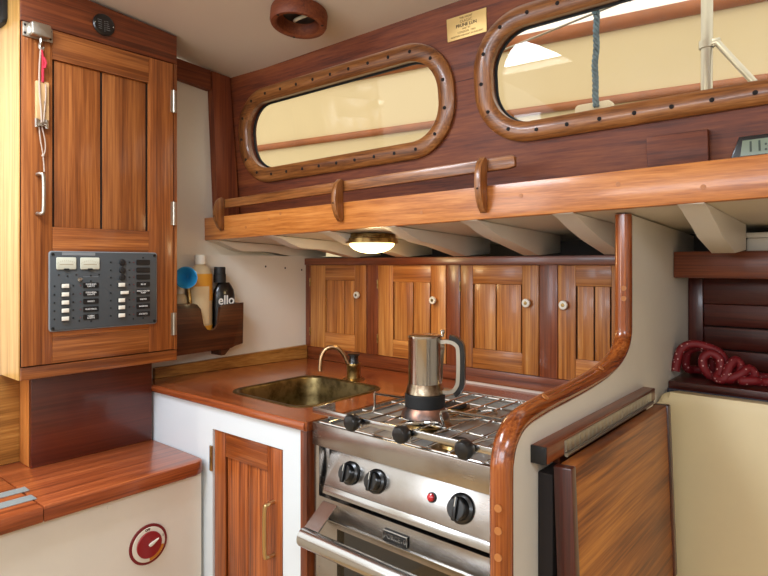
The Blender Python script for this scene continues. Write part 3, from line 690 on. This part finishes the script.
b1 = thing('soap_bottle', 'tall cream soap bottle with a yellow label and pale cap in the rack', 'bottle', (-1.808, 1.138, BZ), 'bottles in the rack')
def oval(o, prof, ax=1.0, ay=1.0, seg=32): return [[(o[0]+r*ax*math.cos(2*PI*k/seg), o[1]+r*ay*math.sin(2*PI*k/seg), o[2]+h) for k in range(seg)] for r, h in prof]
o1 = (-1.805, 1.138, BZ)
MB().loft(oval(o1, [(.036, 0), (.042, .004), (.043, .02), (.043, .235), (.041, .248), (.034, .262), (.022, .272), (.019, .276)], .72, 1)).build('body', M['soap'], b1)
MB().loft(oval(o1, [(.0195, .2765), (.0195, .306), (.018, .309)])).build('cap', M['ivory'], b1)
def wrap(o, r, z0, z1, a0, a1, ax=.72, th=.0008):
    n = 18; m = MB(); R = []
    for i in range(n+1):
        a = a0+(a1-a0)*i/n
        c_, s_ = math.cos(a), math.sin(a)
        R.append([(o[0]+(r+e)*ax*c_, o[1]+(r+e)*s_, z) for e, z in ((.0002, o[2]+z0), (th, o[2]+z0), (th, o[2]+z1), (.0002, o[2]+z1))])
    return m.loft(R)
wrap(o1, .043, .150, .243, -1.5, 1.5).build('label', M['yellow'], b1); wrap(o1, .0438, .070, .200, -1.5, .35).build('label_panel', M['paper'], b1); wrap(o1, .043, .012, .064, -1.5, 1.5).build('label', M['yellow'], b1)
lb = MB()
for k in range(0): lb.prism([(1.108, BZ+.095+.016*k), (1.142-.006*(k % 3), BZ+.095+.016*k), (1.142-.006*(k % 3), BZ+.0975+.016*k), (1.108, BZ+.0975+.016*k)], 0, .0012, FB(-1.808+.0438*.72*.95))
b2 = thing('black_bottle', 'black bottle with white lettering at the right of the rack', 'bottle', (-1.812, 1.232, BZ), 'bottles in the rack')
o2 = (-1.799, 1.2285, BZ)
MB().loft(oval(o2, [(.038, 0), (.044, .005), (.044, .150), (.0435, .166), (.040, .184), (.030, .200), (.024, .208), (.0225, .211)], .58, 1)).build('body', M['black'], b2)
MB().loft(oval((o2[0]-.001, o2[1]-.016, BZ), [(.0215, .2112), (.0215, .240), (.0200, .241), (.0200, .264), (.0185, .267)])).build('cap', M['blackm'], b2)
tx = MB().text('ello', .046, FB(o2[0]+.044*.58+.0006) @ Matrix.Translation((1.222, BZ+.148, 0)), depth=.0006, bold=.0006); tx.build('lettering', M['whitep'], b2, smooth=10)
b3 = thing('white_bottle', 'short white bottle half hidden at the left of the rack', 'bottle', (-1.815, 1.065, BZ), 'bottles in the rack')
o3 = (-1.815, 1.066, BZ)
MB().loft(oval(o3, [(.024, 0), (.027, .004), (.027, .150), (.024, .166), (.014, .176)], .8, 1)).build('body', M['soap'], b3)
MB().loft(oval(o3, [(.0135, .1765), (.0135, .196), (.012, .198)])).build('cap', M['ivory'], b3)
hn = thing('blue_horn', 'bright blue trumpet shaped horn standing in the rack', 'horn', (-1.79, 1.085, BZ))
hd = Vector((.80, -.58, -.05)).normalized(); hc = Vector((-1.762, 1.056, -.042))
MB().lathe(hc, [(.005, -.05), (.008, -.042), (.012, -.032), (.022, -.015), (.036, 0), (.037, .002), (.0345, .002), (.021, -.013), (.011, -.030), (.003, -.04)], hd, 36).build('bell', M['blue'], hn)
MB().tube(smoothpath([hc-hd*.044, hc-hd*.052-Vector((0, 0, .012)), (-1.788, 1.0905, BZ+.10), (-1.788, 1.0905, BZ+.001)]), .0065, 12).build('stem', M['brass'], hn)

# ------------------------------------------------------------------ stove
SX0, SX1, SYF, SYB = -1.046, -.470, .965, 1.490
st = thing('stove', 'stainless steel galley stove with an oven and three black hob knobs', 'stove', (-.75, 1.22, -1.28))
MB().box(SX0+.008, SX1-.008, 1.004, SYB-.01, -1.10, -.440, .002).build('body', M['steel'], st)
m_ = MB(); m_.box(SX0+.06, SX0+.10, 1.1, 1.14, -1.28, -1.10); m_.box(SX1-.10, SX1-.06, 1.1, 1.14, -1.28, -1.10); m_.box(SX0+.06, SX0+.10, 1.38, 1.42, -1.28, -1.10); m_.box(SX1-.10, SX1-.06, 1.38, 1.42, -1.28, -1.10); m_.build('stand', M['blackm'], st)
for x0, x1 in ((SX0+.003, SX0+.020), (SX1-.020, SX1-.003)):
    MB().prism([(SYF+.003, -1.08), (1.0035, -1.08), (1.0035, -.4345), (SYF+.003, -.4345)], x0, x1, frame((0, 0, 0), (0, 1, 0), (0, 0, 1), (1, 0, 0)), bev=.001).build('side_post', M['steel'], st)
# hob tray
tr_ = MB(); t = .006
tr_.box(SX0, SX1, SYF, SYF+t, -.434, -.380, .0015); tr_.box(SX0, SX1, SYB-t, SYB, -.434, -.376, .0015); tr_.box(SX0, SX0+t, SYF+t, SYB-t, -.434, -.380); tr_.box(SX1-t, SX1, SYF+t, SYB-t, -.434, -.380)
ht = tr_.build('hob_tray', M['steel'], st)
MB().box(SX0+t, SX1-t, SYF+t, SYB-t, -.402, -.397).build('hob_plate', M['steelm'], st)
for bx, by, r in ((-.885, 1.345, .045), (-.625, 1.36, .045), (-.852, 1.161, .05), (-.70, 1.07, .038)):
    bu = MB().lathe((bx, by, -.397), [(r+.018, 0), (r+.018, .002), (r, .004), (r*.9, .010), (r*.5, .011)], (0, 0, 1), 36).build('burner', M['brass'], st)
    MB().lathe((bx, by, -.386), [(r*.72, 0), (r*.70, .005), (r*.4, .006)], (0, 0, 1), 30).build('burner_cap', M['blackm'], bu)
gr = MB()
for x in (-1.00, -.945, -.905, -.860, -.805, -.756, -.711, -.658, -.615, -.571, -.525): gr.tube([(x, SYF+.012, -.376), (x, SYB-.02, -.376)], .0026, 8)
for y in (SYF+.012, 1.13, 1.25, 1.37, SYB-.02): gr.tube([(SX0+.015, y, -.3805), (SX1-.015, y, -.3805)], .003, 8)
gr.build('grate', M['chrome'], st)
def clamp(pts): MB().tube(smoothpath(pts, 4), .003, 8).build('pot_clamp', M['chrome'], st)
clamp([(-1.00, 1.02, -.372), (-.975, 1.08, -.370), (-.965, 1.10, -.362), (-.964, 1.10, -.325), (-.960, 1.11, -.325), (-.93, 1.19, -.345)])
clamp([(-1.155, 1.02, -.340), (-1.06, 1.10, -.345), (-1.06, 1.10, -.372), (-.99, 1.10, -.372)]) if 0 else None
clamp([(-.86, 1.02, -.368), (-.79, 1.11, -.366), (-.745, 1.085, -.362), (-.742, 1.07, -.330), (-.735, 1.10, -.330), (-.66, 1.19, -.352)])
clamp([(-.775, 1.27, -.362), (-.755, 1.255, -.362), (-.718, 1.262, -.356), (-.705, 1.245, -.364), (-.73, 1.20, -.366), (-.772, 1.15, -.366)])
clamp([(-.64, 1.02, -.366), (-.60, 1.10, -.360), (-.55, 1.16, -.362), (-.56, 1.25, -.366), (-.63, 1.24, -.368)])
# pot fiddle rail with three knobs
rl = MB(); rl.box(-1.028, SX1-.004, .949, .955, -.352, -.338, .0015)
for x0 in (-1.028, SX1-.010): rl.box(x0, x0+.006, .955, 1.02, -.352, -.338, .001); rl.box(x0, x0+.006, 1.0, 1.02, -.382, -.352)
fr_ = rl.build('fiddle_rail', M['steelb'], st)
for x in (-.885, -.746, -.594):
    MB().lathe((x, .949, -.347), [(.010, 0), (.011, .004), (.0175, .006), (.0195, .014), (.0190, .021), (.0150, .026), (.006, .028)], (0, -1, 0), 28).build('rail_knob', M['black'], fr_)
    MB().cyl((x, .9552, -.347), (x, .966, -.36), .006, seg=12).build('knob_stud', M['steelb'], fr_)
# sloping control panel
pt, pb = Vector((0, .999, -.442)), Vector((0, .968, -.545)); pv = (pt-pb).normalized(); pn = Vector((1, 0, 0)).cross(pv)
if pn.y > 0: pn = -pn
FC = frame(pb, (1, 0, 0), pv, pn)
Hc = (pt-pb).length
cp = MB(FC).prism([(-1.014, 0), (-.482, 0), (-.482, Hc), (-1.014, Hc)], -.006, 0, bev=.0012).build('control_panel', M['steel'], st)
MB(FC).prism([(-1.013, .0005), (-.483, .0005), (-.483, .020), (-1.013, .020)], .0002, .0016, bev=.0008).build('panel_lip', M['steelb'], cp)
for x in (-.938, -.858, -.633):
    v = (-.485+.545)/((pt-pb).z)*Hc
    big = 1.22 if x > -.7 else 1.1
    kb = MB(FC).lathe((x, v, .0003), [(.0235*big, 0), (.0245*big, .003), (.0235*big, .006), (.0185*big, .009), (.0175*big, .022), (.0155*big, .024)], (0, 0, 1), 36).build('control_knob', M['black'], cp)
    MB(FC).prism(rrect(x-.0042, x+.0042, v-.0185*big, v+.0185*big, .002, 3), .010, .030, bev=.0014).build('knob_grip', M['black'], kb)
    MB(FC).box(x-.0006, x+.0006, v+.004, v+.018*big, .0301, .0305).build('knob_mark', M['ivory'], kb)
rb = MB(FC).lathe((-.706, v+.003, .0003), [(.0105, 0), (.0105, .003), (.009, .004)], (0, 0, 1), 24).build('indicator_bezel', M['blackm'], cp)
MB(FC).lathe((-.706, v+.003, .0044), [(.0085, 0), (.0075, .004), (.004, .006)], (0, 0, 1), 24).build('indicator_lens', M['lens'], rb)
# oven door
od = MB().plate([(-1.024, -1.06), (-.478, -1.06), (-.478, -.552), (-1.024, -.552)], [[(-.962, -1.0), (-.520, -1.0), (-.520, -.615), (-.962, -.615)]], 0, -.030, FY(SYF)).build('oven_door', M['steel'], st)
MB().box(-.966, -.516, SYF+.012, SYF+.016, -1.004, -.611).build('door_glass', M['oven'], od)
MB().box(-1.022, -.480, SYF-.0035, SYF-.0002, -.6015, -.5985, .001).build('door_crease', M['steelb'], od)
hb = MB(); n = 16
prof = [(.9000-.019*math.cos(2*PI*k/20), -.624-.021*math.sin(2*PI*k/20)) for k in range(20)]
hb.loft([[(x, y, z) for y, z in prof] for x in (-1.008, -.486)]); hb.build('handle_bar', M['steelb'], od)
for x0 in (-1.0075, -.4905):
    MB().prism([(.9205, -.640), (.9205, -.607), (.9645, -.566), (.9645, -.606)], 0, .003, frame((x0, 0, 0), (0, 1, 0), (0, 0, 1), (1, 0, 0))).build('handle_bracket', M['steelb'], od)
    MB().prism([(.905, -.6022), (.908, -.6048), (.9645, -.5635), (.9645, -.5605)], 0, .045 if x0 < -.9 else -.045, frame((x0, 0, 0), (0, 1, 0), (0, 0, 1), (1, 0, 0))).build('handle_web', M['steelb'], od)
bd = MB().prism([(-.816, -.594), (-.752, -.594), (-.752, -.571), (-.816, -.571)], 0, .005, FY(SYF), bev=.001).build('badge', M['blackm'], od)
m_ = MB(); m_.plate([(-.817, -.595), (-.751, -.595), (-.751, -.570), (-.817, -.570)], [[(-.815, -.593), (-.753, -.593), (-.753, -.572), (-.815, -.572)]], .0045, .0056, FY(SYF))
m_.text('FORCE10', .0145, FY(SYF) @ Matrix.Translation((-.784, -.5825, .0053)), bold=.0003); m_.build('badge_lettering', M['chrome'], bd, smooth=20)

# ------------------------------------------------------------------ moka pot on the hob
PC = Vector((-.852, 1.161, -.3733)); rt = Vector((.7627, .6468, 0)); fw_ = Vector((-.6468, .7627, 0)); hdir = (rt*.95-fw_*.30).normalized()
mp_ = thing('moka_pot', 'polished steel moka coffee pot with a stained base standing on the hob', 'coffee pot', PC)
MB().lathe(PC, [(.050, 0), (.0595, .002), (.0590, .006), (.0555, .014), (.050, .022), (.0485, .026)], (0, 0, 1), 40).build('boiler_foot', M['potbase'], mp_)
MB().lathe(PC, [(.0475, .0262), (.0495, .028), (.0495, .056), (.0475, .058)], (0, 0, 1), 40).build('collar', M['blackm'], mp_)
MB().lathe(PC, [(.046, .0583), (.0475, .060), (.0465, .066), (.0435, .076), (.0415, .084)], (0, 0, 1), 40).build('stained_skirt', M['potstain'], mp_)
MB().lathe(PC, [(.0413, .0842), (.0413, .192), (.042, .194), (.042, .197)], (0, 0, 1), 40).build('body', M['pot'], mp_)
m_ = MB(); Q = PC+Vector((0, 0, .175))
m_.loft([[PC+Vector((0, 0, z))+hdir*(d)+hdir.cross(Vector((0, 0, 1)))*w for d, w in ((.034, -s_), (.034+e, 0), (.034, s_))] for z, s_, e in ((.088, .016, .009), (.150, .017, .013), (.172, .014, .016), (.19, .010, .012))])
m_.build('spout_channel', M['pot'], mp_)
MB().lathe(PC+Vector((0, 0, .1972)), [(.0425, 0), (.0425, .003), (.036, .0048), (.012, .006)], (0, 0, 1), 40).build('lid', M['pot'], mp_)
MB().lathe(PC+hdir*.044+Vector((0, 0, .198)), [(.003, 0), (.003, .006), (.0055, .010), (.0055, .015), (.003, .018)], (0, 0, 1), 16).build('lid_lever', M['chrome'], mp_)
def hp(d, z): return PC+hdir*d+Vector((0, 0, z))
path = smoothpath([hp(.040, .186), hp(.060, .187), hp(.076, .181), hp(.083, .165), hp(.083, .098), hp(.078, .078), hp(.066, .066), hp(.042, .064)], 6)
sdv = hdir.cross(Vector((0, 0, 1)))
ins = MB(); ins.tube(path, (.0085, .0055), 12, flat=tuple(hdir)) if 0 else None
def strap(path, half_w, t0, t1, nm, mat):
    m = MB(); R = []
    for i, p in enumerate(path):
        tg_ = (path[min(i+1, len(path)-1)]-path[max(i-1, 0)]).normalized(); nr = sdv.cross(tg_).normalized()
        R.append([p+sdv*half_w+nr*t0, p+sdv*half_w+nr*t1, p-sdv*half_w+nr*t1, p-sdv*half_w+nr*t0])
    m.loft(R); return m.build(nm, mat, mp_)
h1 = strap(path, .0085, -.0045, .0045, 'handle', M['satin'])
k0, k1 = len(path)//4, len(path)-len(path)//6
tg0 = (path[k0+1]-path[k0]).normalized(); sgn = 1 if sdv.cross(tg0).normalized().dot(hdir) > 0 else -1
strap(path[k0-4:k1], .0095, sgn*.0047, sgn*.0165, 'handle_grip', M['black'])

# ------------------------------------------------------------------ folding table on the partition
TX = PX+.0135
ft = thing('folding_table', 'varnished drop leaf table folded down against the white partition', 'table', (-.38, 1.17, -1.0))
MB().box(TX, TX+.027, .8665, .8695, -.3175, -.2885, .001).build('end_shade', M['blackm'], ft)  # black piece paints the unlit near end of the batten
MB().box(TX, TX+.027, .870, 1.455, -.3175, -.2885, .002).build('fixed_batten', wood('redboard', 'y'), ft)
MB().box(TX, TX+.012, .95, 1.44, -.338, -.3178).build('backing_strip', wood('mahogany', 'y'), ft)
MB().box(TX, TX+.026, .893, 1.44, -.95, -.3385, .002).build('gap_shade', M['darkgap'], ft)  # dark slab added to paint the shaded gap between partition and leaf
hg = MB(); hg.box(TX+.0274, TX+.0285, .935, 1.42, -.314, -.293)
hgo = hg.build('piano_hinge', M['hinge'], ft)
kn_ = MB(); kn_.cyl((TX+.031, .935, -.316), (TX+.031, 1.42, -.316), .0035, seg=10)
for k in range(24): kn_.box(TX+.0286, TX+.0294, .940+.02*k, .951+.02*k, -.3125, -.2945)
kn_.build('hinge_knuckles', M['satin'], hgo)
lean = math.radians(2.2)
FLf = frame((TX+.0335, 0, -.3205), (0, 1, 0), (math.sin(lean), 0, -math.cos(lean)), (math.cos(lean), 0, math.sin(lean)))
# local: u=y, v=down, w=outwards
lv = MB(FLf).box(.905, 1.425, 0, .62, 0, .026, .003).build('leaf', wood('leaf', 'd'), ft)
MB(FLf).box(.885, .9045, 0, .62, -.004, .027, .003).build('leaf_edging', wood('darkred', 'z'), ft)
MB(FLf).box(1.4255, 1.445, 0, .385, -.004, .030, .003).build('leaf_edging', wood('darkred', 'z'), ft)

# ------------------------------------------------------------------ settee side (right)
struct(MB().box(PX+.017, .62, 1.46, 1.60, -1.28, -.905).build('wall_settee_base', M['white']))
sb = thing('backrest_cushion', 'cream vinyl settee backrest at the right below the red rope', 'cushion', (.1, 1.6, -.9))
Fc = frame((0, 1.575, -.90), (1, 0, 0), (0, .12, 1), (0, -1, .12))
MB(Fc).prism(rrect(PX+.017, .62, 0, .575, .03, 6), 0, .085, bev=.016, seg=3).build('upholstery', M['cushion'], sb)
MB(Fc).prism([(PX+.018, .10), (.62, .10), (.62, .578), (PX+.018, .578)], -.008, -.001).build('piping', M['navy'], sb)
sl = thing('back_shelf', 'narrow dark red wooden ledge behind the cream backrest', 'ledge', (.1, 1.8, -.36))
MB().box(PX+.0145, .62, 1.668, 1.895, -.336, -.3065, .003).build('board', wood('darkred', 'x'), sl)
bk = thing('settee_locker', 'dark red plank cupboard front recessed behind the settee ledge', 'cupboard', (.1, 1.9, -.30))
MB().box(PX+.0145, -.387, 1.880, 1.905, -.306, -.037, .002).build('stile', wood('darkred', 'z'), bk)
for z0, z1 in ((-.306, -.243), (-.239, -.178), (-.174, -.112)): MB().box(-.386, .62, 1.890, 1.905, z0, z1, .002).build('plank', wood('darkred', 'x'), bk)
MB().box(-.386, .62, 1.880, 1.905, -.1105, -.037, .002).build('top_plank', wood('darkred', 'x'), bk)
MB().box(PX+.0145, .62, 1.906, 1.915, -.306, -.037).build('back_board', M['darkgap'], bk)
rs = thing('settee_shelf', 'dark red shelf with a deep front rail at the right under the side deck', 'shelf', (.1, 1.8, -.036))
MB().box(PX+.0145, .62, 1.720, 1.745, -.035, .036, .003).build('front_rail', wood('redboard', 'x'), rs)
MB().box(PX+.0145, .62, 1.7455, 1.94, -.035, -.022).build('shelf_board', wood('darkred', 'x'), rs)
bxx = thing('cream_box', 'cream plastic box on the settee shelf at the far right', 'box', (-.16, 1.80, -.0215))
MB().box(-.262, -.06, 1.765, 1.85, -.0215, .070, .005).build('tub', M['white'], bxx)
MB().box(-.265, -.057, 1.762, 1.853, .0702, .084, .003).build('lid', M['white'], bxx)
# red rope coil
pts = []
def R_(px, z, y): pts.append((px, y, z))
zb = -.291
R_(-.418, zb+.004, 1.71); R_(-.416, -.262, 1.715); R_(-.405, -.226, 1.72); R_(-.378, -.212, 1.73); R_(-.345, -.218, 1.735); R_(-.318, -.232, 1.74); R_(-.305, -.260, 1.74); R_(-.310, zb, 1.73); R_(-.335, zb, 1.72)
R_(-.350, -.270, 1.712); R_(-.352, -.245, 1.715); R_(-.335, -.232, 1.72); R_(-.315, -.245, 1.722); R_(-.312, -.275, 1.712); R_(-.318, zb, 1.70); R_(-.300, zb, 1.695); R_(-.292, -.262, 1.71); R_(-.280, -.244, 1.725); R_(-.268, -.262, 1.73); R_(-.280, zb, 1.72)
R_(-.290, zb, 1.70); R_(-.265, -.276, 1.705); R_(-.25, -.262, 1.72); R_(-.238, -.278, 1.725); R_(-.25, zb, 1.71); R_(-.262, zb, 1.695); R_(-.235, -.288, 1.70); R_(-.222, zb, 1.715); R_(-.20, zb, 1.72); R_(-.15, zb, 1.70); R_(-.08, zb, 1.72); R_(.02, zb, 1.71)
R_(.08, zb, 1.76); R_(.0, zb, 1.80); R_(-.20, zb, 1.79); R_(-.37, zb, 1.80); R_(-.405, -.285, 1.775); R_(-.40, -.24, 1.765); R_(-.37, -.224, 1.76); R_(-.345, -.24, 1.765); R_(-.335, zb, 1.775); R_(-.30, zb, 1.78)
tag(MB().tube(smoothpath(pts, 7), .0112, 10).build('rope_coil', M['redrope'], smooth=60), 'coiled red rope with white flecks lying on the dark ledge', 'rope')

# ------------------------------------------------------------------ outside the windows
HP = Vector((-1.457, 4.009, 0)); HD = Vector((-.987, -.163, 0)).normalized(); HN = Vector((.163, -.987, 0)).normalized()
FH = frame(HP, -HD, (0, 0, 1), HN)
nh = thing('neighbour_hull', 'long cream boat side with two brown rub rails seen through the windows', 'boat', HP+Vector((0, 0, -1.0)))
MB(FH).box(-5.5, 4.5, -.6, 1.63, -.06, 0).build('side', M['hull'], nh)
for z, r in ((1.118, .030), (1.633, .048)):
    MB(FH).tube([(-5.5, z, .015), (-2, z, .015), (1, z, .015), (4.5, z, .015)], r, 14).build('rub_rail', M['teak'], nh)
struct(MB().box(-8, 4, 2.05, 12, -1.3, -1.28).build('floor_outside', M['hullin']))
SY = 1.75
sn = thing('stanchion', 'upright metal stanchion with a diagonal brace outside the long window', 'stanchion', (-.352, SY, .10))
MB().cyl((-.352, SY, .09), (-.349, SY, 1.0), .0145, seg=20).build('post', M['galv'], sn)
MB().tube([(-.352, SY-.002, .585), (-.325, SY-.005, .587), (-.235, SY-.02, .455), (-.10, SY-.04, .26)], .0085, 12).build('brace', M['galv'], sn)
m_ = MB(); m_.cyl((-.3515, SY, .580), (-.3515, SY, .600), .0185, seg=20); m_.box(-.345, -.318, SY-.010, SY+.004, .580, .600, .002); m_.build('clamp', M['galv'], sn)
MB().cyl((-1.9, SY, .765), (.6, SY, .80), .004, seg=8)
tag(MB().tube([(-1.0, SY+.035, .732), (-.9, SY+.035, .745), (-.652, SY+.035, .776), (.4, SY+.035, .90)], .0035, 8).build('lifeline', M['galv']), 'thin wire lifeline running past the blue rope outside the long window', 'wire')
br = thing('blue_rope', 'weathered blue rope hanging in twisted strands outside the long window', 'rope', (-.65, SY, .47))
def strand(ph, amp):
    pts = []
    for k in range(110):
        t = k/109; z = .775-.30*t; wob = .0022*math.sin(7*t)+.0012*math.sin(19*t)
        pts.append((-.648+wob+amp*math.cos(ph+42*t), SY-.002+amp*math.sin(ph+42*t), z))
    return pts
for ph in (0, 2*PI/3, 4*PI/3): MB().tube(strand(ph, .0055), .0046, 8).build('strand', M['ropeb'], br)
MB().tube(smoothpath([(-.648, SY-.012, .755), (-.652, SY+.0, .79), (-.63, SY+.012, .790), (-.600, SY+.004, .786), (-.565, SY-.004, .776), (-.545, SY-.006, .768)]), .0075, 8).build('knot', M['ropeb'], br)
MB().tube(smoothpath([(-.650, SY-.012, .752), (-.636, SY-.014, .775), (-.60, SY-.008, .795), (-.58, SY, .78)]), .006, 8).build('knot', M['ropeb'], br)
tag(MB().prism(rrect(-.715, -.605, .118, .492, .012, 4), -.02, .02, FY(SY+.02), bev=.006).build('fender_board', M['canvas']), 'cream padded block at the foot of the blue rope', 'pad')

# ------------------------------------------------------------------ light
w = bpy.data.worlds.new('sky'); sc.world = w; w.use_nodes = True
bg = w.node_tree.nodes['Background']; bg.inputs['Color'].default_value = (1, .98, .94, 1); bg.inputs['Strength'].default_value = 1.5
sd = bpy.data.lights.new('sun', 'SUN'); sd.energy = .35; sd.angle = .03; sd.color = (1, .94, .82)
so = bpy.data.objects.new('sun', sd); col.objects.link(so); so.rotation_euler = (math.radians(52), 0, math.radians(-24))
def daylight(nm, loc, rot, sx, sy, p, colr=(1, .97, .93)):
    l = bpy.data.lights.new(nm, 'AREA'); l.shape = 'RECTANGLE'; l.size = sx; l.size_y = sy; l.energy = p; l.color = colr
    o = bpy.data.objects.new(nm, l); col.objects.link(o); o.location = loc; o.rotation_euler = rot; return o
COOL = (.84, .94, 1.06)
daylight('hatch_daylight', ((HX0+HX1)/2, (HY0+HY1)/2, .80), (0, 0, 0), .43, .66, 24, COOL)
daylight('companionway_daylight', (-1.72, -.95, .2), (math.radians(90), 0, math.radians(-8)), .55, .8, 8.5, COOL)
daylight('window_daylight', (-.2, -1.36, .35), (math.radians(90), 0, 0), 1.9, .3, 16, COOL)  # added fill lamp behind the camera, brightens faces turned inboard
daylight('saloon_fill', (.5, -.3, .69), (0, 0, 0), .7, .7, 19, COOL)  # added fill lamp below the closed ceiling, brightens the settee side
pl = bpy.data.lights.new('lamp_bulb', 'POINT'); pl.energy = .8; pl.color = (1, .78, .45); pl.shadow_soft_size = .03
po = bpy.data.objects.new('lamp_bulb', pl); col.objects.link(po); po.location = (-1.225, 1.385, .02)

# lift everything from eye-relative heights to heights above the sole
for o in list(col.objects):
    if o.parent is None and o is not cam: o.location.z += EYE

vs = sc.view_settings
sc.display_settings.display_device = 'sRGB'
vs.view_transform = 'Standard'; vs.look = 'None'; vs.gamma = 1; vs.use_curve_mapping = False; vs.exposure = 0
try:
    sc.cycles.use_denoising = True; sc.cycles.denoiser = 'OPENIMAGEDENOISE'
    sc.cycles.max_bounces = 10; sc.cycles.diffuse_bounces = 5; sc.cycles.sample_clamp_indirect = 6
    sc.cycles.transparent_max_bounces = 12; sc.cycles.caustics_reflective = False; sc.cycles.caustics_refractive = False
except Exception: pass
